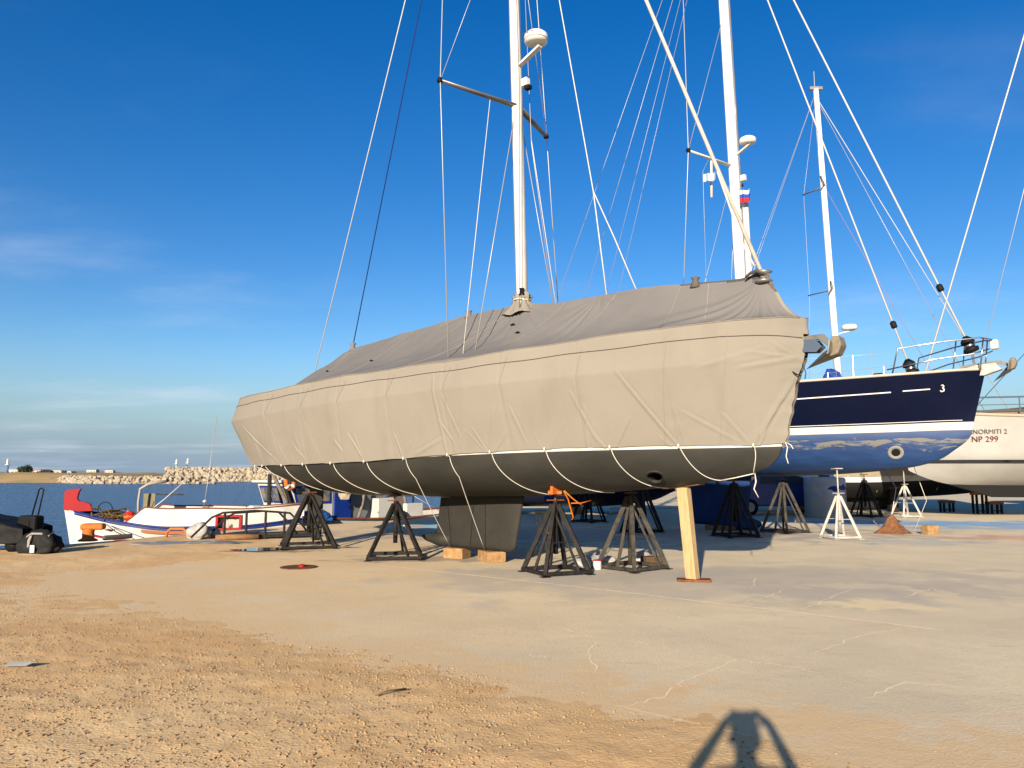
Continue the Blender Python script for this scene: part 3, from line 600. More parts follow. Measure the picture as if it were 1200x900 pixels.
FOLDS = [(.49,3.1,-.14,2.03,.020,.022),(-1.67,2.87,-1.15,2.06,.016,.03),(10.28,2.67,8.77,1.86,.014,.03),(2.27,2.65,2.1,2.07,.012,.025),(4.35,1.95,3.72,2.2,.018,.03),(1.21,2.83,.94,2.03,.013,.022),
         (-.81,2.45,-1.06,2.04,.013,.025),(-.89,3.39,-1.0,3.2,.01,.02),(-1.5,3.42,-1.74,3.2,.016,.025),(-1.1,3.08,-1.74,3.2,.014,.03),(-1.2,3.3,-1.74,3.2,.012,.025),(2.56,2.65,2.77,2.0,.014,.022),
         (3.75,3.3,3.64,1.95,.018,.025),(3.55,2.9,3.3,2.2,.012,.02),(3.7,2.5,3.45,2.1,.012,.02),(6.47,2.25,6.23,2.01,.014,.03),(7.9,2.15,7.6,1.9,.012,.03),(1.05,2.6,1.1,2.1,.01,.02),(-.2,2.6,-.25,2.1,.008,.02),(-.6,3.1,-1.4,3.35,.008,.03),(-.3,2.5,-.95,2.05,.010,.025)]
for t_a in TIES:
    for k in range(3):
        dx_ = random.uniform(-.42, .42); FOLDS.append((t_a+dx_, 1.95+random.uniform(.2, .55), t_a+dx_*.08, 1.9, random.uniform(.004, .011), random.uniform(.014, .025)))
def cover_base(u, v):                     # v 0 hem .. 1 edge .. 2 ridge
    def ln_(T, cols, uu):
        a = T[0, 0]+(T[-1, 0]-T[0, 0])*uu; return [a] + [ci(T[:, 0], T[:, c], a) for c in cols]
    # the tables share one fore-and-aft parameter
    aE, bE, zE = ln_(TE, (1, 2), u); aS, bS, zS = ln_(TS, (1, 2), u); aW, bW, zW = ln_(TW, (1, 2), u); aR, zR = ln_(TR, (1,), u)
    t = np.clip(v, 0, 1); s_ = .68
    lo = t < s_; f = np.where(lo, t/s_, (t-s_)/(1-s_))
    mixf = lambda w0, s0, e0: np.where(lo, w0+(s0-w0)*f, s0+(e0-s0)*f)
    a = mixf(aW, aS, aE); b = mixf(bW, bS, bE); z = mixf(zW, zS, zE)
    b = b + .02*np.sin(t*math.pi)*np.minimum(1, bE)
    r = np.clip(v-1, 0, 1)
    sag = (.19+.06*vn(u*9, u*0+3.3, 5))*np.sin(r*math.pi)*np.clip((zR-zE)/.8, 0, 1)
    a = np.where(v > 1, aE+(aR-aE)*r, a); b = np.where(v > 1, bE*(1-r)+.0*r, b); z = np.where(v > 1, zE+(zR-zE)*r - sag, z)
    return a, b, z
NU_, NS_, NR_ = 1000, 84, 60
uu = np.linspace(0, 1, NU_); uu = uu - .05*np.sin(2*math.pi*uu)/(2*math.pi)*1.0
vv = np.r_[np.linspace(0, 1, NS_), np.linspace(1, 2, NR_)[1:]]
U_, V_ = np.meshgrid(uu, vv, indexing='ij')
cA, cB, cZ = cover_base(U_, V_)
P3 = np.stack([-cA, -cB, cZ], -1)
def normals(P):
    du = np.gradient(P, axis=0); dv = np.gradient(P, axis=1); n = np.cross(du, dv); n /= np.linalg.norm(n, axis=-1, keepdims=True)+1e-12
    return n
Nn = normals(P3); Nn *= np.where(Nn[..., 1:2] > 0, -1, 1)
side = V_ <= 1
disp = np.zeros_like(cA)
disp += np.where(side, .020*fbm(cA*.6, cZ*.9, 3, 80) + .006*fbm(cA*2.6+cZ*1.2, cZ*2.2, 3, 84), .05*fbm(cA*.8, cB*1.1, 3, 90) + .012*fbm(cA*2.3, cB*2.0, 3, 95))
for a0, z0, a1, z1, am, wd in FOLDS:
    dxx, dzz = a1-a0, z1-z0; l2 = dxx*dxx+dzz*dzz; t = np.clip(((cA-a0)*dxx+(cZ-z0)*dzz)/l2, 0, 1)
    dd = ((cA-a0-t*dxx)*dzz-(cZ-z0-t*dzz)*dxx)/math.sqrt(l2); d0 = np.hypot(cA-a0-t*dxx, cZ-z0-t*dzz)
    tp = np.sin(np.clip(t*.9+.08, 0, 1)*math.pi)**.6
    wd = wd*.62; disp += np.where(side, am*tp*(np.exp(-(d0/wd)**2) - .6*np.exp(-((d0-1.6*wd)/wd)**2)*np.sign(dd)), 0)
# vertical drapes below the fold edge and puckers at the sewn panels
SEAMS = [9.0,7.52,6.26,4.88,3.54,2.4,1.1,-.15,-.94]
for a0 in SEAMS:
    disp += np.where(side, -.006*np.exp(-((cA-a0)/.03)**2) + .007*np.exp(-((cA-a0)/.12)**2)*vn(cZ*7, cA*0+a0, 33), 0)
# folds on the roof: rays from the mast and from the forestay tack, and pulls to the stanchions
rv = np.clip(V_-1, 0, 1)
for ca, cz, n_f, reach, am in ((3.35, 0, 15, 1.5, .028), (-1.2, 0, 17, 1.6, .045), (1.6, 0, 9, .9, .03), (8.4, 0, 9, 1.0, .03), (4.75, .0, 7, .8, .025)):
    an = np.arctan2(cB-0, (cA-ca)); rd_ = np.hypot(cA-ca, cB)
    ray = vn(an*n_f/1.6, rd_*.6, int(ca*10)+50)
    disp += np.where(~side, am*ray*np.exp(-(rd_/reach)**2)*np.clip(rd_/.15, 0, 1), 0)
for a0 in (0.6,2.2,4.2,6.1,7.9):          # stanchion bumps along the edge
    dz_ = np.hypot((cA-a0)/.5, (V_-1)/.12); disp += .018*np.exp(-dz_**2)
hem = np.exp(-V_/.035)
tie = np.min([np.abs(cA-t) for t in TIES], axis=0)
P3 = P3 + Nn*disp[..., None]
P3[..., 2] += np.where(side, hem*(-.010*np.clip(1-tie/.3, 0, 1)+.006 + .008*vn(cA*5, cA*0, 77)), 0)
bowj = np.exp(-U_*90); P3[..., 0] += bowj*.05*fbm(cZ*5, cZ*0+1.5, 3, 120)*np.where(side, 1, .2)
P3[..., 1] = np.minimum(P3[..., 1], 0)
# keep the outside of the canvas outside the yacht's hull
PS = P3[:, :NS_]; PR = P3[:, NS_-1:]
mir = lambda G_: G_*np.array([1, -1, 1])
M2 = np.array([1, -1, 1])
o = MB().grid(PS).build('side_panel', M_CSIDE, cover, True)
o = MB().grid(mir(PS)).build('side_panel', M_CSIDE, cover, True)
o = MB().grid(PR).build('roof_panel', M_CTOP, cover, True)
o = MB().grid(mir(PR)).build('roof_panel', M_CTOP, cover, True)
for g_, nm, mt, k_ in ((P3, 'stern_panel', M_CSIDE, -1),):
    rowS = g_[k_]; rowP = mir(rowS); q = np.linspace(0, 1, 12)[:, None, None]
    o = MB().grid(rowS[None]*(1-q)+rowP[None]*q + np.array([-.25, 0, 0])*np.sin(q*math.pi)).build(nm, mt, cover, True)
rowS = P3[0, NS_-12:]; rowP = mir(rowS); q = np.linspace(0, 1, 6)[:, None, None]      # front of the roof above the bow
MB().grid(rowS[None]*(1-q)+rowP[None]*q + np.array([.05, 0, 0])*np.sin(q*math.pi)).build('bow_panel', M_CSIDE, cover, True)
def on_cover(u, v, off=.006):
    i = np.clip(np.interp(u, uu, np.arange(NU_)), 0, NU_-1); j = np.clip(np.interp(v, vv, np.arange(len(vv))), 0, len(vv)-1)
    i0 = int(i); j0 = int(j); i1 = min(i0+1, NU_-1); j1 = min(j0+1, len(vv)-1); fi = i-i0; fj = j-j0
    p = (P3[i0, j0]*(1-fi)+P3[i1, j0]*fi)*(1-fj)+(P3[i0, j1]*(1-fi)+P3[i1, j1]*fi)*fj
    return Vector(p) + Vector(Nn[i0, j0])*off
def u_of(a, T): return (a-T[0, 0])/(T[-1, 0]-T[0, 0])
M_SEAM = mat('seam_tape', (.205,.178,.145), .9); M_SEAMT = mat('roof_seam_tape', (.19,.175,.155), .9); M_SEAMD = mat('hem_dark_cord', (.06,.05,.043), .9)
def ribbon(name, pts, wd, m, parent):
    pts = [Vector(p) for p in pts]; G_ = []
    for i, p in enumerate(pts):
        t = (pts[min(i+1, len(pts)-1)]-pts[max(i-1, 0)]).normalized(); n = Vector((0,-1,.3)); sd = t.cross(n).normalized()*wd/2; G_.append([p-sd, p+sd])
    return MB().grid(np.array([[list(q) for q in r_] for r_ in G_])).build(name, m, parent, True)
for a0 in SEAMS:
    u0 = u_of(a0, TS); u0 = float(u0)
    ribbon('seam', [on_cover(u0, t, .005) for t in np.linspace(.01, .93, 60)], .014, M_SEAM, cover)
MB().tube([on_cover(t, .885 - .05*max(0, 1-t*14) + .004*math.sin(t*60), .004) for t in np.linspace(.001, .995, 260)], .006, 6).build('edge_seam', M_SEAMD, cover, True)
MB().tube([on_cover(t, .999, .004) for t in np.linspace(.002, .99, 300)], .007, 6).build('edge_rope', M_CSIDE, cover, True)
for (a0, a1) in ((3.2,4.4),(2.0,2.9),(.85,1.6),(-.4,-.05),(6.2,6.9),(-.9,-.7)):
    ribbon('roof_seam', [on_cover(float(u_of(a1+(a0-a1)*(r_*.6+.4*r_*r_), TE)), 1.02+.96*r_, .006) for r_ in np.linspace(0, 1, 50)], .016, M_SEAMT, cover)
for a0, v0 in ((2.95,1.72),(6.6,1.55),(8.35,1.6),(2.7,1.6)):
    c = on_cover(float(u_of(a0, TE)), v0, .012)
    MB().add([c+Vector((.07,0,.0)), c+Vector((.02,-.02,.03)), c+Vector((-.06,0,.012)), c+Vector((-.02,-.01,-.012))], [(0,1,2,3)]).build('tear', M_BLACK, cover)
    MB().add([c+Vector((.02,-.02,.03)), c+Vector((-.09,-.03,.05)), c+Vector((-.06,0,.012))], [(0,1,2)]).build('torn_flap', M_SEAM, cover)
mb = MB()                                 # bunched cloth lashed round the mast foot
th = np.linspace(0, 2*math.pi, 40); G_ = []
for j, (r0, z0) in enumerate(((.42,4.50),(.27,4.66),(.175,4.74),(.16,4.80),(.185,4.86),(.15,4.90))):
    G_.append([(-3.36+(r0+.035*math.sin(t*9+j)+.02*math.sin(t*17))*math.cos(t), (r0+.03*math.sin(t*9+j))*.8*math.sin(t), z0+.03*math.sin(t*5+j*2)) for t in th])
MB().grid(np.array(G_)).build('mast_collar', M_CSIDE, cover, True)
MB().tube([(-3.36+.17*math.cos(t), .15*math.sin(t), 4.79+.01*math.sin(t*3)) for t in th], .012, 6).build('collar_lashing', M_ROPEW, cover, True)
for a0, v0, hgt in ((8.4,2.0,.12),(-.16,1.99,.10),(4.72,1.99,.09)):
    c = on_cover(float(u_of(a0, TR)), v0, 0)
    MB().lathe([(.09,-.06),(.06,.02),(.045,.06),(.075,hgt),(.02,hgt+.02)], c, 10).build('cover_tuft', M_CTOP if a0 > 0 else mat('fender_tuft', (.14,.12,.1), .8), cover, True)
mb = MB().tube([(1.30,-.07,4.47),(1.2,-.10,4.53),(1.1,-.09,4.52),(1.02,-.12,4.46)], [.02,.03,.028,.012], 8); mb.build('tack_lashing', mat('dark_cloth', (.09,.075,.06), .9), cover, True)
# tie ropes: from the hem down round the bottom, two of them straight to the foot of the keel
def on_hull(a0, th, off=.012):
    u = (a0-H1.W[0, 0])/(H1.W[-1, 0]-H1.W[0, 0]); a, b, z = H1.bottom(np.array(u), np.array(th)); e = th*math.pi/2
    return Vector((-float(a), -float(b)-off*math.sin(e), float(z)-off*math.cos(e)))
for t_a in TIES:
    st = Vector((-t_a, -float(ci(TW[:, 0], TW[:, 1], t_a))-.02, float(ci(TW[:, 0], TW[:, 2], t_a))+.0))
    if t_a in (4.64, 3.64):
        pts = [st] + [on_hull(t_a-.25*(1-q), q, .014) for q in np.linspace(.98, .66, 7)]; pts += line(pts[-1], (-4.15 if t_a < 4 else -5.05, -.14, .22), 8, .01)[1:]
    elif t_a < -1:
        pts = [st] + [on_hull(t_a-.10*(1-q), q, .014) for q in np.linspace(.98, .05, 8)]
    else:
        adv = .62 if t_a < 9 else .4
        pts = [st] + [on_hull(t_a-adv*(1-q)**1.25, q, .013) for q in np.linspace(.98, .02, 26)]
    o = rope('tie_rope', pts, .0068, M_ROPEW, cover)
    MB().lathe([(.005,-.03),(.013,-.012),(.017,.004),(.008,.03)], st, 8).build('knot', M_ROPEW, o, True)
lo_ = on_hull(-.16-.5, .1); bo_ = on_hull(-1.21, .05)
rope('tie_rope', [lo_, lo_.lerp(bo_, .5)+Vector((0,-.05,-.01)), bo_], .0085, M_ROPEW, cover)
rope('rope_tail', [bo_, bo_+Vector((.02,-.02,-.12)), bo_+Vector((-.01,-.03,-.22)), bo_+Vector((.04,0,-.34))], [.008,.011,.009,.006], M_ROPEW, cover)
e_ = Vector(P3[0, 1]); rope('rope_tail', [e_, e_+Vector((.04,-.03,-.08)), e_+Vector((.02,-.04,-.2)), e_+Vector((.05,-.05,-.3))], .008, M_ROPEW, cover)
rope('rope_tail', [e_, e_+Vector((.09,-.02,-.05)), e_+Vector((.12,-.03,-.1))], .008, M_ROPEW, cover)

# --- boat stands
def stand(label, loc, rz, top, m, base=.62, apex=None, nleg=4, frame=True, pad=None, padm=M_WOODB, tilt=(0,0), group='steel boat stands', screwm=M_RUST, legw=.06, block=True, struts=True):
    t = thing('boat_stand', label, 'boat stand', (loc[0], loc[1], 0), rz, group)
    apex = apex or top*.84
    corners = [(base*math.cos(2*math.pi*k/nleg+math.pi/nleg)*.95, base*math.sin(2*math.pi*k/nleg+math.pi/nleg)*.95) for k in range(nleg)]
    for x, y in corners:
        lg = MB().bar((x, y, .02), (x*.09, y*.09, apex), legw, legw*.85, up=(y, -x, 0)).build('leg', m, t)
        MB().box((x, y, .006), (legw*1.9, legw*1.9, .012)).build('foot_plate', m, lg)
    if frame:
        for k in range(nleg):
            a, b = corners[k], corners[(k+1) % nleg]
            MB().bar((a[0], a[1], .05), (b[0], b[1], .05), legw*.8, .05).build('base_bar', m, t)
        if nleg == 4:
            c0 = [(x*.55, y*.55, apex*.46) for x, y in corners]
            MB().bar(c0[0], c0[1], .05, .012).build('cross_plate', m, t); MB().bar(c0[2], c0[3], .05, .012).build('cross_plate', m, t)
    if frame and struts:
        for k in (0, 1, 2)[:nleg-1]:
            a, b = corners[k], corners[(k+1) % nleg]; f_ = .35+.2*k
            MB().bar((a[0]*(1-f_)+b[0]*f_, a[1]*(1-f_)+b[1]*f_, .07), (a[0]*.07, a[1]*.07, apex*.9), legw*.62, legw*.5, up=(a[1], -a[0], 0)).build('strut', m, t)
    MB().tube([(0,0,apex*.28),(0,0,apex+.05)], .042, 12).build('centre_tube', m, t, True)
    sc = MB().tube([(0,0,apex),(tilt[0]*.6,tilt[1]*.6,top-.05)], .019, 10).build('screw', screwm, t, True)
    MB().tube([(-.16,0,apex+.07),(.16,0,apex+.07)], .011, 8).build('handle', screwm, sc)
    rot = Vector((tilt[0]*1.6, tilt[1]*1.6, 1)).to_track_quat('Z', 'Y').to_matrix()
    pd = MB().box((tilt[0]*.75, tilt[1]*.75, top-.03), (.2,.2,.022), rot=rot).build('pad_plate', m, t)
    if block: MB().box(Vector((tilt[0]*.75, tilt[1]*.75, top-.03))+rot @ Vector((0,0,.035)), (.22,.2,.045), rot=rot).build('pad_block', padm, pd)
    return t
def yw(a, b, o=YO):                       # yacht coordinates to yard coordinates
    return (o[0]-a*.755-b*.656, o[1]+a*.656-b*.755)
st_at = [(9.0,.62,'black steel boat stand furthest aft, below the stern of the covered yacht',M_BLACKM,R(20),.80),
         (5.9,.78,'black steel boat stand beside the keel of the covered yacht, screw red with rust',M_BLACKM,R(8),.74)]
for a, b, lb, m_, rz, bs in st_at:
    stand(lb, yw(a, b), rz, H1.bottom_z(a, b), m_, bs, tilt=(-.05,-.06), legw=.064, block=False)
j3 = stand('black steel boat stand with an orange pad and loose orange strap, nearest of all', yw(2.18,.55), R(25), H1.bottom_z(2.1,.62)-.02, M_BLACKM, .60, padm=M_ORANGE, tilt=(-.06,-.10), legw=.07)
mb = MB().box((-.08,-.16,1.37), (.24,.05,.2), rz=R(25)); mb.build('pad_block', M_ORANGE, j3, bevel=.01)
M_STRAP = mat('orange_webbing', (.75,.24,.02), .7, c2=(.6,.15,.02), nscale=14)
def band(name, pts, wd, m, parent, side=(1,0,0)):
    sd = Vector(side).normalized()*wd/2; G_ = [[list(Vector(p)-sd), list(Vector(p)+sd)] for p in pts]
    o = MB().grid(np.array(G_)).build(name, m, parent, True); o.modifiers.new('s', 'SOLIDIFY').thickness = .004; return o
band('strap', [(.04,-.22,1.33),(.10,-.26,1.2),(.14,-.27,1.05),(.19,-.27,.9),(.17,-.25,.86)], .045, M_STRAP, j3, (1,.5,0))
band('strap', [(.05,-.22,1.33),(.16,-.26,1.22),(.28,-.25,1.14),(.40,-.23,1.08)], .022, M_STRAP, j3, (.3,.2,1))
band('strap', [(.16,-.24,1.13),(.34,-.26,1.13),(.54,-.24,1.17)], .016, M_ORANGE, j3, (.0,.3,1))
stand('grey chipped boat stand on the far side of the bow, second from the timber prop', yw(1.55,-.75), R(40), H1.bottom_z(1.6,.75), M_GREYM, .62, tilt=(.05,.07), legw=.075, screwm=M_RUST, block=False)
# timber prop under the bow
pr = thing('timber_prop', 'pale squared timber prop standing under the forefoot of the covered yacht', 'prop', (*gp(812,681), 0), FW)
zt = H1.bottom_z(.12, 0)
MB().prism([(-.085,.035),(.085,.035),(.09-.12,zt-.03),(-.085-.12,zt-.02)], -.07, .07).build('beam', M_WOOD, pr, bevel=.008)
MB().box((.02,0,.018), (.5,.26,.034), rz=R(32)).build('foot_board', M_RUST, pr, bevel=.004)
MB().box((-.12,0,zt-.012), (.62,.2,.02), rot=Matrix.Rotation(-.12, 3, 'Y')).build('head_board', M_WOODB, pr)
for a, sz, rz, lb in ((5.0,(.42,.34,.195),15,'wooden block under the aft half of the grey keel'),(4.1,(.5,.36,.195),-25,'wooden block under the forward half of the grey keel')):
    o = MB().box((0,0,sz[2]/2), sz).build('wooden_block', mat('rough_block', (.5,.31,.14), .85, c2=(.34,.19,.08), nscale=9, bump=.6, bscale=30), None, bevel=.012)
    o.location = (*yw(a, .0), 0); o.rotation_euler = (0,0,FW+R(rz)); tag(o, lb, 'wood block', 'blocks under the keel')

# --- blue yacht behind
BO = (6.05, 22.4)
by = thing('sailing_yacht', 'navy blue sailing yacht with white boot stripe and scraped light blue bottom', 'sailing yacht', (BO[0], BO[1], 0), FW)
H2 = Hull([(-6.78,.03,4.04),(-6.4,.38,4.02),(-5.6,.85,3.97),(-4.2,1.38,3.92),(-2.5,1.75,3.89),(0,2.0,3.86),(3,2.05,3.83),(5.5,1.85,3.82),(7.2,1.45,3.82)],
          [(-6.42,.015,2.64),(-6.0,.18,2.64),(-5,.55,2.62),(-3.5,1.05,2.60),(-1.5,1.5,2.58),(1,1.75,2.56),(4,1.65,2.56),(6.9,1.15,2.56)],
          [(-6.12,2.24),(-5.7,1.95),(-5.1,1.77),(-4.2,1.66),(-2.8,1.57),(-1,1.53),(1.5,1.53),(4,1.66),(6.7,2.3)])
def peel_material():
    m = bpy.data.materials.new('scraped_blue_antifouling'); m.use_nodes = True; t = m.node_tree; b = t.nodes['Principled BSDF']; n_ = t.nodes.new; l = t.links.new
    b.inputs['Roughness'].default_value = .6
    co = n_('ShaderNodeTexCoord'); mm = n_('ShaderNodeMapping'); mm.inputs['Scale'].default_value = (.42,.7,2.3); l(co.outputs['Object'], mm.inputs[0])
    n = n_('ShaderNodeTexNoise'); n.inputs['Scale'].default_value = 2.6; n.inputs['Detail'].default_value = 9; n.inputs['Roughness'].default_value = .66; n.inputs['Distortion'].default_value = .5; l(mm.outputs[0], n.inputs['Vector'])
    sp = n_('ShaderNodeSeparateXYZ'); l(co.outputs['Object'], sp.inputs[0])
    zr = n_('ShaderNodeMapRange'); zr.inputs[1].default_value = 1.9; zr.inputs[2].default_value = 2.42; zr.inputs[3].default_value = -.14; zr.inputs[4].default_value = .12; l(sp.outputs[2], zr.inputs[0])
    zq = n_('ShaderNodeMapRange'); zq.inputs[1].default_value = 2.42; zq.inputs[2].default_value = 2.58; zq.inputs[3].default_value = 0; zq.inputs[4].default_value = -.3; l(sp.outputs[2], zq.inputs[0])
    ad = n_('ShaderNodeMath'); l(n.outputs[0], ad.inputs[0]); l(zr.outputs[0], ad.inputs[1]); ad2 = n_('ShaderNodeMath'); l(ad.outputs[0], ad2.inputs[0]); l(zq.outputs[0], ad2.inputs[1])
    r = n_('ShaderNodeMapRange'); r.inputs[1].default_value = .575; r.inputs[2].default_value = .61; l(ad2.outputs[0], r.inputs[0])
    nb = n_('ShaderNodeTexNoise'); nb.inputs['Scale'].default_value = 3.5; nb.inputs['Detail'].default_value = 8; l(mm.outputs[0], nb.inputs['Vector'])
    rb = n_('ShaderNodeMapRange'); rb.inputs[1].default_value = .35; rb.inputs[2].default_value = .65; l(nb.outputs[0], rb.inputs[0])
    xb = n_('ShaderNodeMixRGB'); xb.inputs[1].default_value = (.0035,.022,.085,1); xb.inputs[2].default_value = (.006,.036,.12,1); l(rb.outputs[0], xb.inputs[0])
    x = n_('ShaderNodeMixRGB'); x.inputs[2].default_value = (.11,.105,.098,1); l(r.outputs[0], x.inputs[0]); l(xb.outputs[0], x.inputs[1]); l(x.outputs[0], b.inputs['Base Color'])
    return m
M_PEEL = peel_material()
M_NAVY = mat('navy_gelcoat', (.003,.008,.044), .4, c2=(.004,.010,.052), nscale=2, spec=.12)
G2 = H2.grid('b', 120, 26); bb_ = MB().grid(G2).build('bottom', M_PEEL, by, True)
tw = H2.grid('t', 160, 4, 0, .135); grids('boot_stripe', tw, M_WHITE, by)
ts = H2.grid('t', 160, 10, .135, 1); grids('topsides', ts, M_NAVY, by)
rim = [[Vector(p)+Vector((0,0,.02)) for p in e[:, -1]] for e in ts]
for r_ in rim: MB().tube(r_[::2]+[r_[-1]], .035, 8).build('toe_rail', mat('cream_toe_rail', (.55,.50,.42), .5), by, True)
dk = np.stack([ts[0][:, -1], ts[0][:, -1]*np.array([1,0,1])+np.array([0,0,.05]), ts[1][:, -1]], 1); grids('deck', [dk], mat('deck_beige', (.55,.52,.46), .7), by)
allrow = [tuple(p) for p in G2[-1]] + [tuple(p) for p in tw[1][-1][1:]] + [tuple(p) for p in ts[1][-1][1:]] + [tuple(p) for p in ts[0][-1][::-1]] + [tuple(p) for p in tw[0][-1][::-1][1:-1]]
MB().add(allrow, [tuple(range(len(allrow)))]).build('transom', M_NAVY, by)
def on_top(Hh, a0, t, off=.008):
    u = (a0-Hh.W[0, 0])/(Hh.W[-1, 0]-Hh.W[0, 0]); a, b, z = Hh.topside(np.array(u), np.array(t)); return Vector((-float(a), -float(b)-off, float(z)))
ribbon('pin_line', [on_top(H2, a, .165, .01) for a in np.linspace(6.5, -6.2, 80)], .016, M_WHITE, by)
for a0, a1, t0 in ((6.5,-4.75,.66),(-4.98,-5.5,.665)):
    ribbon('cove_stripe', [on_top(H2, a, t0+.05*max(0, -a-1)/4, .01) for a in np.linspace(a0, a1, 60)], .032, M_WHITE, by)
c = on_top(H2, -5.72, .72, .012)          # small white emblem forward of the stripe
em = [(x*.7, z*.72) for x, z in [(-.03,.09),(.03,.105),(.06,.06),(.02,.01),(.06,-.03),(.05,-.09),(-.02,-.11),(-.06,-.07)]]
MB().tube([c+Vector((x, -.004, z)) for x, z in em], .019, 8).build('emblem', M_WHITE, by, True)
pT, nT = hull_normal(H2, -4.85, 2.12)
MB().lathe([(.10,-.02),(.10,.012),(.17,.014),(.18,.004),(.18,-.01)], pT, 28, nT.to_track_quat('Z','Y').to_matrix()).build('thruster_rim', mat('bare_primer', (.3,.28,.26), .7), bb_, True)
MB().lathe([(.10,-.01),(.10,.006)], pT, 28, nT.to_track_quat('Z','Y').to_matrix()).build('thruster_cover', M_BLACK, bb_)
foil(by, 'keel', mat('blue_keel', (.012,.035,.14), .6, c2=(.016,.05,.18), nscale=2), -.95, 1.1, 1.7, -.75, .95, .14, .10, .12)
foil(by, 'rudder', mat('blue_keel', (0,0,0)), 6.0, 6.7, 2.0, 6.1, 6.55, .62, .05, .08)
MB().tube([(-.5,0,.2),(.2,0,.19),(.95,0,.2),(1.15,0,.22)][::-1], [.06,.17,.16,.03], 12).build('keel_bulb', MATS['blue_keel'], by, True)
def m2(z): return -.80 + (z-7.4)*.026
mast2 = MB().tube([(-m2(z), 0, z) for z in (3.85,8,13,21.2)], [.20,.20,.195,.17], 20, sq=.72).build('mast', mat('bright_white_paint', (.80,.80,.78), .3), by, True)
MB().tube([(-m2(7)+.31,0,4.6),(-m2(9.6)+.29,0,9.7)], .085, 12).build('stowed_pole', M_ALU, mast2, True)
MB().bar((-m2(5)+.195,0,5),(-m2(19)+.185,0,19), .03, .03).build('mast_track', M_GREYALU, mast2)
for sg in (1, -1):
    for z0, ln_ in ((10.66,1.75),(17.2,1.5)):
        sp_ = MB().tube([(-m2(z0),-.1*sg,z0),(-m2(z0)-.55,-sg*ln_,z0+.10)], [.075,.05], 10, sq=.45).build('spreader', M_ALU, mast2, True)
        MB().lathe([(.05,-.05),(.07,0),(.05,.06)], (-m2(z0)-.55,-sg*ln_,z0+.10), 10).build('spreader_tip', M_BLACK, sp_)
    rope('shroud', [(-.3,-1.75*sg,3.9),(-m2(10.7)-.55,-1.75*sg,10.76),(-m2(17.2)-.55,-1.5*sg,17.3),(-m2(21),0,21)], .012, M_WIRE, by)
    rope('shroud', [(-.5,-1.55*sg,3.9),(-m2(10.4),-.12*sg,10.4)], .008, M_WIRE, by)
    rope('shroud', [(-m2(10.7)-.55,-1.75*sg,10.76),(-m2(15.4),-.12*sg,15.4)], .007, M_WIRE, by)
    rope('backstay', [(-6.9,-.9*sg,3.9),(-m2(21),-.05*sg,21)], .008, M_WIRE, by)
rope('halyard', [(-3.6,-1.2,3.95),(-m2(20),-.1,20)], .006, M_WIRE, by)
rope('halyard', [(-4.6,-.6,3.95),(-m2(20.5),-.1,20.5)], .006, M_WIRE, by)
rd = MB().lathe([(.16,0),(.23,.04),(.24,.11),(.225,.17),(.16,.21),(.02,.22)], (-m2(11.3)+.48,0,11.24), 24).build('radar_dome', MATS['radome_white'], mast2, True)
MB().bar((-m2(11)+.15,0,11.02),(-m2(11)+.6,0,11.26), .1, .04).build('radar_bracket', M_ALU, rd)
MB().box((-m2(10.3)+.28,0,10.25), (.16,.13,.18)).build('steaming_light', M_ALU, mast2, bevel=.02)
MB().tube([(-m2(10.6)-.28,-.88,10.65),(-m2(10.6)-.30,-.9,9.55)], .035, 10).build('radar_reflector', M_ALU, mast2, True)
def flag(parent, x, y, z, w_, h, bands, name='courtesy_flag', vert=False):
    G_ = []; n = 14
    f = MB()
    root = None
    for k, (m_, f0, f1) in enumerate(bands):
        A_ = np.array([[(x+w_*i/n*.75, y+.05*math.sin(i*.75)+.04*i/n, z-h*fr-.05*i/n*h+.02*math.sin(i*.6)) for fr in (f0, f1)] for i in range(n+1)])
        o = MB().grid(A_).build(name if root is None else 'flag_band', m_, parent if root is None else root, True)
        root = root or o
    return root
FWH = mat('flag_white', (.7,.7,.72), .8); FBL = mat('flag_blue', (.03,.09,.4), .8); FRD = mat('flag_red', (.55,.03,.04), .8); FGB = mat('flag_pale_blue', (.3,.42,.62), .8)
fg = [(FGB if i % 2 == 0 else FWH, i/9, (i+1)/9) for i in range(9)]
fl_ = flag(by, .28, -1.12, 10.22, .52, .24, fg)
flag(by, .55+.45, -.3, 9.78, .42, .36, [(FWH,0,1/3),(FBL,1/3,2/3),(FRD,2/3,1)])
rope('flag_halyard', [(.28,-1.12,3.95),(.28,-1.12,10.3),(-m2(10.7)-.3,-1.0,10.68)], .005, M_WIRE, by)
rope('flag_halyard', [(1.0,-.3,4.0),(1.0,-.3,9.8),(-m2(10.6)-.1,.4,10.66)], .005, M_WIRE, by)
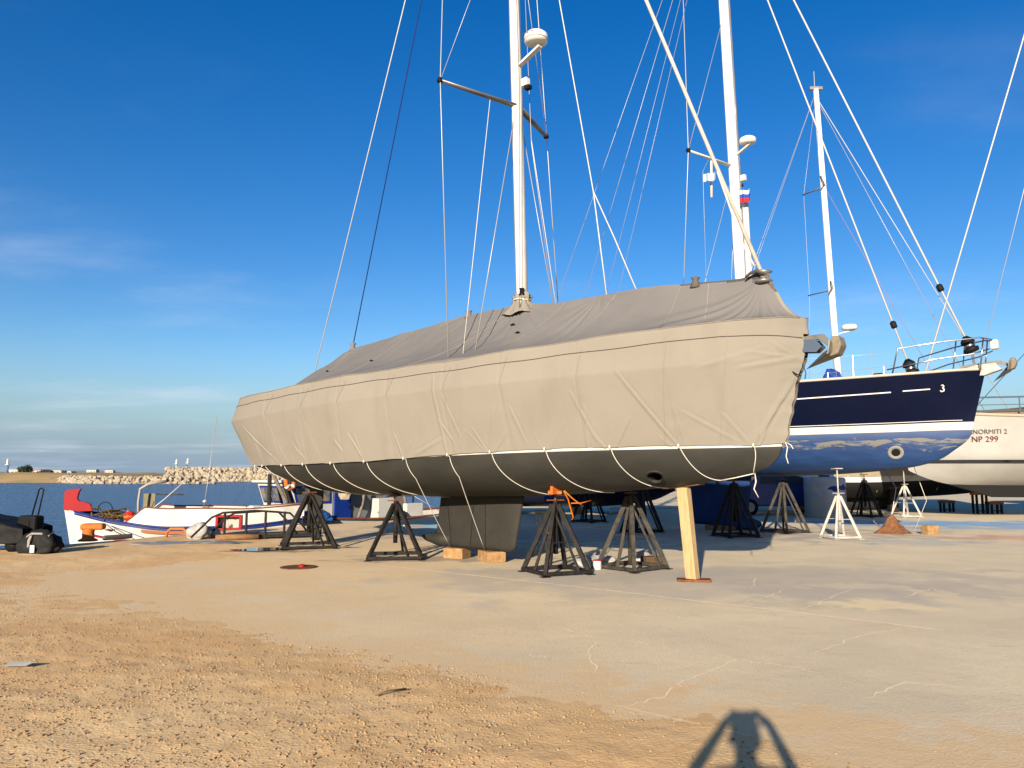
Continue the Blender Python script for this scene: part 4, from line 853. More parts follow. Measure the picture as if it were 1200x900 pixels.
for (p0, p1, r_, zd, nm) in (((6.52,4.55),(.58,21.0),.024,.28,'forestay'),((5.2,4.12),(.55,20.3),.021,.26,'inner_forestay')):
    p0 = Vector((p0[0],0,p0[1])); p1 = Vector((p1[0],0,p1[1])); d_ = (p1-p0).normalized(); Mq = d_.to_track_quat('Z','Y').to_matrix()
    f_ = MB().tube([p0, p0.lerp(p1,.5), p1], r_, 10).build(nm, mat('furler_foil', (.62,.61,.58), .4), by, True)
    MB().lathe([(.06,-.12),(.16,-.10),(.17,-.02),(.11,0),(.11,.10),(.16,.12),(.14,.2),(.05,.30)], p0+d_*.05, 18, Mq).build('furling_drum', M_BLACK, f_, True)
    MB().lathe([(.115,.0),(.125,.05),(.115,.1)], p0+d_*.05, 18, Mq).build('drum_band', M_STEEL, f_, True)
    MB().lathe([(.04,0),(.075,.03),(.075,.16),(.04,.2)], p0+d_*(1.6 if nm == 'forestay' else 1.2), 12, Mq).build('furler_swivel', M_BLACK, f_, True)
    MB().bar(p0-d_*.55 if False else Vector((p0.x+.06,0,3.95)), p0, .03, .06).build('tack_link', M_STEEL, f_)
# pulpit, rails and bow fittings
M_RAIL = M_STEEL
def pul(pts, r=.018): MB().tube(pts, r, 8).build('pulpit_rail', M_RAIL, by, True)
for sg in (1, -1):
    pul([(5.0,-1.02*sg,3.96),(5.15,-1.0*sg,4.6),(6.0,-.6*sg,4.72),(6.75,-.28*sg,4.78),(6.98,-.12*sg,4.72)])
    pul([(4.9,-1.05*sg,4.1),(5.9,-.62*sg,4.32),(6.6,-.34*sg,4.4),(6.92,-.2*sg,4.5)], .016)
    pul([(6.2,-.5*sg,4.0),(6.3,-.48*sg,4.73)], .016); pul([(6.72,-.26*sg,4.02),(6.82,-.26*sg,4.76)], .016)
    for a in (-4.2,-2.6,-.9,.9,2.7,4.5,6.0):
        b_ = float(ci(H2.S[:, 0], H2.S[:, 1], a))-.08; MB().tube([(-a,-b_*sg,3.85),(-a,-b_*sg,4.5)], .013, 8).build('stanchion', M_RAIL, by)
    pts_ = [(-a,-(float(ci(H2.S[:, 0], H2.S[:, 1], a))-.08)*sg,4.49) for a in (-5.1,-4.2,-2.6,-.9,.9,2.7,4.5,6.0)]
    rope('lifeline', pts_, .004, M_WIRE, by)
MB().box((7.0,0,4.62), (.16,.2,.22)).build('bow_light', M_ALU, by, bevel=.03)
MB().prism([(6.2,3.93),(6.75,3.90),(7.12,4.02),(7.0,4.18),(6.6,4.16),(6.2,4.05)], -.1, .1).build('bow_roller', M_GALV, by, bevel=.01)
an = thing('bow_anchor', 'grey plough anchor hanging from the bow roller of the navy yacht', 'anchor', (BO[0], BO[1], 0), FW)
MB().prism([(6.3,4.10),(7.05,4.16),(7.25,4.08),(7.28,4.14),(7.08,4.24),(6.3,4.18)], -.025, .025).build('shank', M_ANCH, an)
mb = MB(); mb.add([(6.92,0,3.74),(7.26,-.2,3.98),(7.36,0,4.08),(7.26,.2,3.98),(7.3,-.17,4.2),(7.3,.17,4.2),(7.12,0,3.94)], [(0,1,6),(0,6,3),(1,4,2,6),(6,2,5,3),(0,3,2),(0,2,1)])
o = mb.build('fluke', M_ANCH, an); o.modifiers.new('solid', 'SOLIDIFY').thickness = .02
MB().prism([(7.24,3.98),(7.36,4.02),(7.42,4.14),(7.38,4.28),(7.3,4.26)], -.11, .11).build('fluke_heel', M_ANCHT, an, bevel=.02)
MB().box((4.55,-.5,4.02), (.22,.18,.16)).build('windlass', M_BLACK, by, bevel=.03); MB().box((5.6,-.35,4.0), (.4,.1,.08)).build('cleat', M_STEEL, by, bevel=.02)
# stands under the navy yacht
stand('tall pale grey four-legged boat stand in sunlight under the navy yacht', (*gp(985,631),), R(10), H2.bottom_z(-3.4,.6), M_GALV, .50, apex=1.05, frame=True, tilt=(0,.02), legw=.06, screwm=M_GALV, struts=False, block=False, group='stands under the navy yacht')
stand('black boat stand in sunlight left of the pale grey stand', (*gp(920,624),), R(30), H2.bottom_z(-1.9,.7), M_GREYM, .66, tilt=(0,.02), legw=.075, block=False, group='stands under the navy yacht')
stand('black boat stand hard against the blue keel, half in the shade', (*gp(862,629),), R(15), H2.bottom_z(-.2,.8), M_BLACKM, .62, legw=.08, block=False, group='stands under the navy yacht')
stand('shaded black boat stand left of the timber prop, behind the grey stand', (*gp(752,624),), R(50), H2.bottom_z(2.0,.9), M_BLACKM, .62, legw=.08, block=False, group='stands under the navy yacht')
stand('shaded black boat stand furthest aft under the navy yacht, near its rudder', (*gp(690,612),), R(50), H2.bottom_z(4.4,.9), M_BLACKM, .6, legw=.08, block=False, group='stands under the navy yacht')
stand('black boat stand on the far side of the navy yacht, right of the white tank', (*gp(1015,606),), R(40), 1.62, M_BLACKM, .62, legw=.07, block=False, group='stands under the navy yacht')
stand('grey stand with an orange pad behind the heap of red earth', (*gp(1062,606),), R(10), 1.85, M_GALV, .55, apex=1.15, padm=M_ORANGE, legw=.06, struts=False, screwm=M_GALV, group='stands under the navy yacht')
for px, py, lb in ((828,619,'dark timber block under the blue keel of the navy yacht'),):
    o = MB().box((0,0,.07), (.9,.4,.14)).build('wooden_block', M_WOODB, None, bevel=.01); o.location = (BO[0], BO[1], 0); o.rotation_euler = (0,0,FW); tag(o, lb, 'wood block')

# ------------------------------------------------------------------ moored fishing boats on the left
def dep(px, py, Y):                       # point at depth Y seen at a place in the photograph
    P_ = R(6.686); u = (px-600)/900; v = (450-py)/900
    d = Vector((u, math.cos(P_)-v*math.sin(P_), math.sin(P_)+v*math.cos(P_))); return Vector((0,0,1.6))+d*(Y/d.y)
M_WHT = mat('fishing_boat_white', (.60,.59,.55), .45, c2=(.50,.48,.43), nscale=1.2, bump=.1, bscale=8)
M_CAP = mat('varnished_cap_rail', (.16,.06,.035), .5, c2=(.22,.09,.05), nscale=6)
M_BLUEL = mat('blue_line_paint', (.02,.04,.22), .4); M_REDB = mat('bow_red_paint', (.50,.012,.018), .4, c2=(.42,.012,.016), nscale=2)
fb = thing('fishing_boat', 'white wooden fishing boat with a tall red bow post, moored at the quay', 'fishing boat', (-13.45, 23.6, 0), R(12)); fb.scale = (.80, 1, 1)
# local x runs from bow (0) to stern (8.6), y towards the quay is negative
def fsec(x):
    bm_ = float(ci([0,.6,1.6,3.2,5.5,7.6,8.6],[.04,.42,.85,1.15,1.2,.95,.55], x)); zs = float(ci([0,.8,2.2,4,6,8.6],[.52,.40,.18,.02,.02,.2], x))
    return bm_, zs
def hull_rows(n=60, top=0., drop=None):
    G_ = []
    for x in np.linspace(0, 8.6, n):
        b_, zs = fsec(x); row = []
        for f in np.linspace(0, 1, 10):
            z = -1.35+(zs+1.35)*f; y = b_*(.35+.65*f**.6); row.append((x+.38*(1-f)*max(0, 1-x/1.2), -y, z))
        G_.append(row)
    return np.array(G_)
G_ = hull_rows(); fh = grids('hull', [G_, G_*np.array([1,-1,1])], M_WHT, fb)
MB().add([tuple(p) for p in G_[-1]]+[tuple(p*np.array([1,-1,1])) for p in G_[-1][::-1]], [tuple(range(20))]).build('transom', M_WHT, fb)
dk = np.stack([G_[:, -3]+np.array([0,.03,0]), (G_[:, -3]+np.array([0,.03,0]))*np.array([1,-1,1])], 1); grids('deck', [dk], mat('worn_deck', (.3,.27,.2), .8, c2=(.22,.25,.2), nscale=3), fb)
for sg in (1, -1):
    mb = MB().tube([(p[0], p[1]*sg, p[2]) for p in G_[2:, -1]], .035, 8); mb.build('cap_rail', M_BLUEL, fb, True)
ribbon('blue_line', [(p[0], p[1]-.03, p[2]-.06) for p in G_[2:, -1]], .05, M_BLUEL, fb)
ribbon('red_line', [(p[0], p[1]-.03, p[2]) for p in G_[4:, 6]], .07, M_REDB, fb)
ribbon('rub_rail', [(p[0], p[1]-.05, p[2]) for p in G_[20:46, 8]], .09, mat('orange_brown_rail', (.38,.11,.03), .5), fb)
MB().prism([(-.16,.52),(-.18,1.05),(-.06,1.14),(.40,1.16),(.32,1.04),(.28,.86),(.36,.78),(.6,.74),(.74,.70),(.84,.48),(.3,.46)], -.06, .06).build('bow_post', M_REDB, fb, bevel=.012)
MB().prism([(-.14,.52),(.12,.47),(.5,-1.3),(.33,-1.3)], -.05, .05).build('stem', M_WHT, fb, bevel=.01)
# raised canvas bulwark over the after half
G2_ = []
for x in np.linspace(2.35, 8.6, 50):
    b_, zs = fsec(x); hgt = float(ci([2.35,2.7,3.05,5,7,8.6],[.02,.30,.54,.56,.50,.45], x)); G2_.append([(x, -b_+.005, zs+.02), (x, -b_+.02, zs+hgt*.5), (x, -b_+.04, zs+hgt)])
G2_ = np.array(G2_); grids('bulwark', [G2_, G2_*np.array([1,-1,1])], M_WHT, fb)
for sg in (1, -1): MB().tube([(p[0], p[1]*sg, p[2]) for p in G2_[:, -1]], .022, 8).build('bulwark_rail', M_CAP, fb, True)
MB().tube([(2.62,-.5,.0),(2.58,-.5,.75),(2.62,-.5,1.15),(2.9,-.5,1.3),(3.5,-.45,1.38)], .045, 10).build('gallows', mat('dull_white_pipe', (.42,.39,.33), .5), fb, True)
MB().box((2.85,-.1,.55), (.42,.04,.9)).build('engine_hatch', mat('olive_plywood', (.2,.18,.11), .8, c2=(.27,.24,.15)), fb)
MB().bar((2.7,-.2,.1),(3.05,-.25,.75), .06, .04).build('brace', M_WOODB, fb)
MB().tube([(2.1,-.3,.0),(2.14,-.32,.3),(2.2,-.3,.5)], [.09,.07,.05], 8).build('net_hauler', mat('cream_iron', (.45,.40,.3), .6), fb, True)
MB().tube([(3.0,-.1,.98),(4.1,-.1,.96)], .02, 6).build('derrick', M_GREYM, fb)
rope('stay', [(2.9,-.5,.42),(3.5,-.45,.85),(4.3,-.3,1.5)], .015, M_ROPEW, fb)
rope('antenna', [(4.95,-.7,.45),(5.05,-.7,1.2),(5.3,-.7,3.4)], .012, M_WIRE, fb)
MB().lathe([(.02,0),(.08,.03),(.08,.07),(.02,.1)], (5.0,-.7,.72), 10).build('antenna_float', M_ROPEW, fb)
text_mesh('hull_lettering', 'MAP', .16, mat('lettering_dark', (.06,.06,.08), .5), fb, (3.3,-1.21,-.36), (R(90),0,0))
MB().lathe([(.01,-.14),(.03,-.05),(.035,.02),(.008,.09),(.035,.15)], (1.75,-.93,-.03), 8, Matrix.Rotation(R(90), 3, 'Y')).build('fish_emblem', M_CAP, fb, True)
def tagged(o, label, cat, group=None): return tag(o, label, cat, group)
# gear on its foredeck
gear = [('fishing_float', 'red float lying on the foredeck of the red-posted boat, left of two', -11.5, 23.4, .30, 'buoy'), ('fishing_float', 'red float on the foredeck of the red-posted boat, nearest the grey hatch', -11.05, 23.4, .24, 'buoy')]
for nm, lb, x, y, z, ct in gear:
    t = thing(nm, lb, ct, (x, y, z-.12), 0, 'red floats on deck')
    MB().lathe([(.02,.0),(.13,.05),(.16,.15),(.13,.26),(.05,.31)], n=14).build('body', mat('float_red', (.62,.03,.02), .45), t, True)
    MB().lathe([(.165,.12),(.17,.15),(.165,.18)], n=14).build('band', M_ORANGE, t)
mb = MB(); rg = np.random.default_rng(12)
for k in range(60):
    p = Vector((rg.normal()*.30, rg.normal()*.25, .05+abs(rg.normal())*.12)); pts = [p+Vector((rg.normal()*.14, rg.normal()*.14, abs(rg.normal())*.05)) for _ in range(6)]
    mb.tube(pts, .014, 4)
o = mb.build('fishing_net', mat('brown_net', (.12,.06,.03), .9, c2=(.24,.17,.06), nscale=4)); o.location = (-12.1,23.6,.14); tag(o, 'tangled brown net heaped behind the red bow post', 'fishing net')
MB_ = MB().tube([(.22*math.cos(t), .0, .25+.22*math.sin(t)) for t in np.linspace(0, 2*math.pi, 24)], .014, 6); o = MB_.build('wire_hoop', M_BLACK, None, True); o.location = (-12.35,23.6,.28); tag(o, 'thin dark hoop standing above the brown net', 'hoop')

# trawler behind it
tw_ = thing('fishing_boat', 'white trawler with blue-framed wheelhouse and red roof sign, moored behind the stern', 'fishing boat', (-9.1, 25.9, 0), R(50))
# local x from bow (0) to stern (11)
def tsec(x): return float(ci([-1.2,0,2,5,9,11],[.1,.8,1.4,1.6,1.5,1.2], x)), float(ci([-1.2,2,6,11],[.5,.10,-.05,.1], x))
G_ = np.array([[(x, -tsec(x)[0]*(.5+.5*f**.6), -1.4+(tsec(x)[1]+1.4)*f) for f in np.linspace(0, 1, 7)] for x in np.linspace(-1.2, 11, 50)])
grids('hull', [G_, G_*np.array([1,-1,1])], M_WHT, tw_)
dk = np.stack([G_[:, -2], G_[:, -2]*np.array([1,-1,1])], 1); grids('deck', [dk], MATS['worn_deck'], tw_)
for sg in (1, -1): MB().tube([(p[0], p[1]*sg, p[2]) for p in G_[:, -1]], .05, 8).build('cap_rail', M_CAP, tw_, True)
wh = MB().prism([(1.55,-.1),(3.05,-.1),(3.05,1.3),(1.27,1.3),(1.55,.55)], -1.0, 1.0).build('wheelhouse', M_WHT, tw_)
MB().box((2.12,0,1.345), (2.0,2.3,.085)).build('wheelhouse_roof', M_WHT, wh, bevel=.02)
M_GL = mat('wheelhouse_glass', (.10,.13,.16), .08, c2=(.3,.22,.16), nscale=2.5, contrast=(.5,.6))
for (x0, x1, y) in ((1.63,2.2,-1.012),(2.3,2.95,-1.012)):
    wnd = MB().prism([(x0-.10 if x0 < 1.8 else x0,.58),(x1,.58),(x1,1.18),(x0-.26 if x0 < 1.8 else x0,1.18)], y-.02, y).build('window', M_BLUE, wh)
    MB().prism([(x0-.02 if x0 < 1.8 else x0+.06,.65),(x1-.06,.65),(x1-.06,1.11),(x0-.17 if x0 < 1.8 else x0+.06,1.11)], y-.032, y-.022).build('pane', M_GL, wnd)
for y0 in (-.62, .0, .62):
    rotm = Matrix.Rotation(math.atan2(-.28, .75), 3, 'Y')
    wnd = MB().box((1.395,y0,.90), (.02,.56,.62), rot=rotm).build('window', M_BLUE, wh); MB().box((1.378,y0,.90), (.02,.44,.5), rot=rotm).build('pane', M_GL, wnd)
dr = MB().box((3.45,-1.05,.40), (.72,.06,1.15)).build('door', M_BLUE, tw_, bevel=.01); MB().box((3.72,-1.10,.42), (.05,.04,.1)).build('handle', M_BLACK, dr)
cab = MB().box((4.3,-.2,.45), (2.4,1.6,1.2)).build('cabin', mat('grey_cabin_paint', (.22,.22,.23), .6, c2=(.17,.17,.18)), tw_, bevel=.03)
MB().box((3.35,-1.03,1.05), (.5,.03,.32)).build('side_window', M_GL, cab)
MB().box((5.15,-1.2,.28), (.75,.5,.85)).build('fish_box_locker', mat('speckled_white_locker', (.62,.6,.55), .6, c2=(.3,.28,.25), nscale=6, contrast=(.6,.7)), tw_, bevel=.02)
MB().box((6.6,-1.2,.18), (.85,.5,.6)).build('locker', M_WHT, tw_, bevel=.02)
MB().box((5.95,-1.1,.45), (.5,.3,1.1)).build('grey_cabinet', mat('grey_cabin_paint', (0,0,0)), tw_, bevel=.02)
sg_ = MB().box((2.1,-1.05,1.53), (1.7,.05,.28)).build('roof_sign', M_REDB, tw_); 
for k, (x, w_, h) in enumerate(((-.75,.1,.2),(-.38,.14,.16),(-.18,.05,.17),(.0,.13,.15),(.2,.05,.17),(.38,.14,.15),(.62,.1,.17))): MB().box((2.1+x,-1.082,1.53+.01*(k % 2)), (w_*.6,.012,h)).build('lettering', M_WHITE, sg_)
lr = MB().tube([(1.12+.16*math.cos(t), -1.22, 1.38+.27*math.sin(t)) for t in np.linspace(0, 2*math.pi, 30)], .075, 10).build('life_ring', M_ORANGE, tw_, True)
for t in (.8, 2.4, 4.0, 5.5): MB().lathe([(.085,-.05),(.09,0),(.085,.05)], (1.12+.16*math.cos(t), -1.22, 1.38+.27*math.sin(t)), 10, Matrix.Rotation(-t, 3, 'Y')).build('band', M_WHITE, lr, True)
M_POLE = mat('grey_weathered_pole', (.17,.15,.125), .8, c2=(.3,.26,.21), nscale=8)
MB().tube([(.55,-.95,1.75),(.95,-1.0,1.0),(1.4,-1.05,.1)], .065, 8).build('derrick_post', M_POLE, tw_); MB().tube([(.8,-.5,1.6),(.82,-.5,.0)], .07, 8).build('derrick_post', mat('dark_post', (.03,.028,.025), .7), tw_)
MB().tube([(1.05,-.95,1.3),(1.5,-1.1,.05)], .06, 8).build('derrick_post', mat('dark_post', (0,0,0)), tw_)
MB().lathe([(.01,-.1),(.08,-.06),(.1,0),(.08,.06),(.01,.1)], (.55,-.98,1.72), 12).build('lamp', M_WHITE, tw_, True)
MB().tube([(4.0,-1.25,.0),(4.15,-1.3,.5),(4.25,-1.3,1.05)], .05, 8).build('gantry_leg', M_POLE, tw_); MB().tube([(6.35,-1.3,.0),(6.1,-1.3,1.1)], .05, 8).build('gantry_leg', M_POLE, tw_)
MB().box((.2,-1.05,.12), (.9,.5,.26)).build('winch_bed', mat('dark_grey_paint', (.09,.09,.085), .7), tw_); MB().box((-.1,-1.1,.42), (.3,.25,.34)).build('bait_box', M_WHITE, tw_, bevel=.03)
rope('rigging_line', [(6.2,-1.2,1.0),(7.4,-1.1,.5),(8.4,-1.3,-.0)], .012, M_ROPEW, tw_)
MB().tube([(6.9,-1.0,-.05),(6.95,-1.0,2.2)], .03, 6).build('flag_staff', M_BLACK, tw_); MB().tube([(8.9,-1.0,-.05),(8.9,-1.0,1.9)], .03, 6).build('flag_staff', M_BLACK, tw_)
c0 = tw_.matrix_basis
def on_tw(x, y, z): cz, sz = math.cos(R(50)), math.sin(R(50)); return (-9.1+x*cz-y*sz, 25.9+x*sz+y*cz, z)
for k, (x, y, z, r, lb) in enumerate(((7.6,-1.35,1.0,.24,'orange ball buoy hanging right of the stand beside the keel'),(3.4,-1.4,1.28,.17,'orange buoy hung high on the trawler by the blue door'))):
    t = thing('ball_buoy', lb, 'buoy', on_tw(x, y, z), 0, 'orange ball buoys')
    MB().lathe([(.02,-r),(r*.7,-r*.72),(r,0),(r*.72,r*.7),(r*.3,r*.97),(r*.2,r*1.2)], n=18).build('ball', M_ORANGE, t, True); MB().tube([(0,0,r*1.1),(-.05,0,r*1.9)], .012, 6).build('lanyard', M_ROPEW, t)
def crumple(name, label, cat, loc, size, m, seed, group=None):
    bm = bmesh.new(); bmesh.ops.create_icosphere(bm, subdivisions=4, radius=1); rg_ = np.random.default_rng(seed); ph = rg_.uniform(0, 9, 3)
    for v in bm.verts:
        n = float(fbm(np.array(v.co.x*2.2+ph[0]+v.co.z), np.array(v.co.y*2.2+ph[1]-v.co.z*1.4), 4, seed)); v.co *= 1+.55*n
        v.co.x *= size[0]/2; v.co.y *= size[1]/2; v.co.z = max(v.co.z, -.82)*size[2]/1.7+size[2]*.45
    me = bpy.data.meshes.new(name); bm.to_mesh(me); bm.free(); me.materials.append(m); me.polygons.foreach_set('use_smooth', [True]*len(me.polygons))
    o = bpy.data.objects.new(name, me); COL.objects.link(o); o.location = loc
    if label: tag(o, label, cat, group)
    return o
M_BTARP = mat('blue_tarpaulin', (.012,.03,.16), .5, c2=(.02,.09,.3), nscale=3)
crumple('net_bundle', 'blue bundle of netting on the trawler rail below its wheelhouse', 'net', on_tw(2.2,-1.35,.0), (1.0,.35,.36), M_BTARP, 3)
crumple('net_bundle', 'green coil of rope on the trawler by the white locker', 'rope', on_tw(5.5,-1.55,.02), (.5,.35,.35), mat('green_rope', (.02,.2,.1), .8), 4)
crumple('rope_coil', 'pale rope and floats hanging under the stern beside the blue door', 'rope', on_tw(3.15,-1.5,.72), (.42,.2,.55), mat('pale_net', (.5,.42,.3), .9, c2=(.35,.28,.2), nscale=7), 5)
crumple('net_bundle', 'cream net bundle hung beside the orange ball buoy', 'net', on_tw(7.0,-1.3,.78), (.6,.3,.4), mat('pale_net', (0,0,0)), 6)

# ------------------------------------------------------------------ things on the quay at left
bl = thing('mooring_bollard', 'squat orange mooring bollard on the quay edge in front of the red-posted boat', 'bollard', (*gp(103,634), 0), R(10))
MB().lathe([(.20,0),(.20,.04),(.135,.07),(.13,.22),(.15,.30)], n=20).build('post', mat('bollard_orange', (.62,.20,.035), .55, c2=(.5,.15,.03), nscale=8), bl, True)
MB().box((.10,0,.34), (.52,.3,.15)).build('head', MATS['bollard_orange'], bl, bevel=.05)
MB().lathe([(.22,0),(.22,.025)], n=20).build('base_plate', M_RUST, bl)
for px, py, lb in ((207,630,'orange hooped mooring ring on the quay beside the white boat'),(364,614,'orange hooped mooring ring on the quay beyond the leftmost stand'),):
    x, y = gp(px, py); o = MB().tube([(-.26,0,0),(-.25,0,.14),(-.16,0,.22),(.16,0,.22),(.25,0,.14),(.26,0,0)], .035, 8).build('mooring_hoop', M_ORANGE, None, True); o.location = (x, y, 0); tag(o, lb, 'mooring ring', 'orange hoops on the quay')
rope_l = rope('mooring_line', [(-11.9,22.9,.12),(-11.2,20.6,.05),(*gp(122,632),.05)], .012, mat('dark_rope', (.04,.04,.05), .8)); tag(rope_l, 'dark mooring line slanting left from the red-posted boat to the quay', 'rope')
rope_l = rope('mooring_line', [(-11.9,22.9,.12),(-10.6,20.9,.05),(*gp(146,629),.03)], .012, mat('dark_rope', (.04,.04,.05), .8)); tag(rope_l, 'dark mooring line slanting right from the red-posted boat to the quay', 'rope')
bx, by_ = gp(139,632); o = MB().box((0,0,.06), (.75,.1,.12)).build('quay_fender', mat('old_tyre_grey', (.16,.13,.1), .9, c2=(.1,.09,.08)), None, bevel=.04); o.location = (bx, by_-.05, 0); o.rotation_euler = (0,0,R(58)); tag(o, 'worn grey fender timber along the quay edge right of the bollard', 'fender')
# covered heap, suitcase and holdall
M_BCOV = mat('black_tarpaulin', (.012,.012,.013), .6, c2=(.02,.02,.022), nscale=5, bump=.3, bscale=9, bdist=.02, spec=.1)
ch = thing('covered_trailer', 'low flat thing under a black tarpaulin at the left edge', 'covered trailer', (*gp(-24,645), 0), R(5))
P_ = []
for x in np.linspace(-1.6, 1.15, 60):
    row = []
    for t in np.linspace(-1, 1, 36):
        hgt = float(ci([-1.6,-1.3,-.3,.6,1.2,1.35],[.72,.76,.74,.62,.46,.36], x)); y = .62*np.sign(t)*min(1, abs(t)*1.5); z = .2+ (hgt-.2)*(1 if abs(t) < .66 else 1-((abs(t)-.66)/.34))
        row.append((x+.03*float(fbm(np.array(y*4), np.array(z*5), 2, 7)), y+.05*float(fbm(np.array(x*3), np.array(z*5), 3, 8)), z+.06*float(fbm(np.array(x*2.5), np.array(y*3), 3, 9))))
    P_.append(row)
MB().grid(np.array(P_)).build('tarpaulin', M_BCOV, ch, True)
MB().box((0,0,.17), (2.6,.9,.06)).build('chassis', mat('rusty_white_bar', (.4,.37,.33), .6), ch)
for x in (-.9, .9):
    for y in (-.45, .45): MB().tube([(x,y-.05,.14),(x,y+.05,.14)], .14, 16).build('wheel', M_BLACK, ch, True)
sc_ = thing('suitcase', 'black upright suitcase with its handle pulled out beside the black tarpaulin', 'suitcase', (*gp(34,645), 0), R(-15))
MB().box((0,0,.40), (.46,.26,.66)).build('shell', mat('black_nylon', (.014,.014,.015), .7, bump=.3, bscale=40), sc_, bevel=.05)
MB().tube([(-.10,.1,.70),(.02,.13,1.28),(.08,.13,1.30),(.14,.13,1.27),(.06,.1,.70)], .016, 8).build('handle', M_BLACK, sc_, True)
for x in (-.17, .17): MB().tube([(x-.02,.08,.04),(x+.02,.08,.04)], .04, 12).build('wheel', M_BLACK, sc_)
MB().box((-.05,-.14,.45), (.3,.02,.36)).build('front_pocket', MATS['black_nylon'], sc_, bevel=.008)
db = crumple('holdall', 'black and grey holdall with pale straps slumped on the quay', 'bag', (*gp(49,649), 0), (.86,.46,.42), mat('black_holdall', (.02,.02,.02), .7, c2=(.035,.034,.032), nscale=6), 11)
for x in (-.18, .16): band('strap', [(x+.02*k, -.235+.03*abs(k-2), .08+.1*k) for k in range(4)]+[(x+.05,.0,.45)], .05, mat('grey_strap', (.34,.33,.30), .8), db)
MB().box((-.04,-.26,.12), (.09,.03,.15)).build('luggage_tag', M_WHITE, db, bevel=.006); band('carry_loop', [(-.22,-.2,.35),(-.1,-.23,.42),(.1,-.23,.42),(.22,-.2,.34)], .04, mat('grey_strap', (0,0,0)), db, (0,.4,1))
# black gangway railing with red crate
gx, gy = gp(288,632); gw = thing('gangway_railing', 'black tubular gangway railing lying along the quay by the white boat', 'railing', (gx, gy, 0), R(18))
for pts in ([(-1.25,-.1,.08),(-.8,-.1,.55),(-.55,-.1,.66),(.2,-.1,.70),(.75,-.1,.66),(1.1,-.1,.3),(1.2,-.1,.12)], [(-.9,.5,.08),(-.5,.5,.5),(-.3,.5,.62),(.4,.5,.66),(1.05,.5,.6),(1.4,.5,.25),(1.5,.5,.1)]): MB().tube(pts, .026, 8).build('rail', M_BLACKM, gw, True)
for x in (-.5,0,.45,.9):
    MB().tube([(x,-.1,.02),(x,-.1,.67)], .03, 8).build('post', M_BLACKM, gw)
MB().bar((-.7,.15,.10),(1.6,.15,.14), .5, .04).build('walkway', mat('dark_planks', (.05,.045,.04), .8), gw)
for k in range(3): MB().bar((-.6,-.1+.25*k,.055),(1.55,-.1+.25*k,.085), .05, .05).build('runner', M_BLACKM, gw)
cr_ = thing('plastic_crate', 'red plastic crate standing on end behind the black railing', 'crate', (*gp(268,626), .12), R(10))
for x in (-.30,.30): MB().box((x,0,.19), (.06,.26,.38)).build('side', M_RED, cr_)
for z in (.02,.36): MB().box((0,0,z), (.56,.26,.05)).build('panel', M_RED, cr_)
MB().box((0,.1,.19), (.54,.04,.3)).build('back', mat('pale_poster', (.55,.5,.45), .7, c2=(.1,.08,.08), nscale=7, contrast=(.5,.56)), cr_)
crumple('canvas_bundle', 'pale crumpled canvas bundle dumped on the quay left of the railing', 'bundle', (*gp(232,632), 0), (.55,.4,.38), mat('pale_canvas', (.5,.48,.44), .9, c2=(.36,.35,.33), nscale=6), 21)
crumple('canvas_bundle', 'small white rag bundle at the foot of the black railing', 'bundle', (*gp(250,630), 0), (.35,.25,.24), mat('white_rag', (.62,.6,.57), .9), 22)
lg = MB().tube([(-.5,0,.07),(0,.02,.075),(.5,0,.07)], [.07,.075,.07], 14).build('wooden_log', M_WOODB, None, True); lg.location = (*gp(278,633), 0); lg.rotation_euler = (0,0,R(20)); tag(lg, 'short brown log lying under the black railing', 'log')
sh_ = crumple('dust_sheet', 'grey plastic sheet spread flat on the quay left of the railing', 'plastic sheet', (*gp(222,637), -.02), (2.6,.9,.06), mat('grey_plastic_sheet', (.28,.27,.25), .4, c2=(.55,.54,.5), nscale=3, contrast=(.55,.65)), 23)
# puddle, manhole
pd = []
for k in range(48):
    t = 2*math.pi*k/48; r_ = 1+.35*math.sin(3*t+1)+.2*math.sin(7*t); c_ = gp(330,644); pd.append((c_[0]+1.05*r_*math.cos(t)+.25*math.sin(t), c_[1]+.33*r_*math.sin(t)+.33*math.cos(t), .018))
pm = mat('puddle_water', (.05,.04,.03), .02, spec=.6); o = MB().add(pd, [tuple(range(48))]).build('puddle', pm); tag(o, kind='structure')
pd = [(gp(505,617)[0]+1.0*(1+.3*math.sin(3*k/6))*math.cos(k*math.pi/20), gp(505,617)[1]+.9*math.sin(k*math.pi/20)*(1+.2*math.sin(k)), .006) for k in range(40)]
o = MB().add(pd, [tuple(range(40))]).build('puddle', pm); tag(o, kind='structure')
mh = thing('drain_cover', 'rusty drain cover with a red cap set in the concrete, foreground left', 'drain', (*gp(350,665), 0))
MB().lathe([(.26,.002),(.26,.014),(.22,.016),(.05,.012)], n=28).build('plate', mat('dark_rust', (.10,.05,.03), .9, c2=(.2,.1,.05), nscale=9), mh); MB().lathe([(.05,.012),(.05,.05),(.02,.06)], (.05,-.02,0), n=14).build('cap', M_RED, mh)
mh.scale = (1.2,1.2,1)

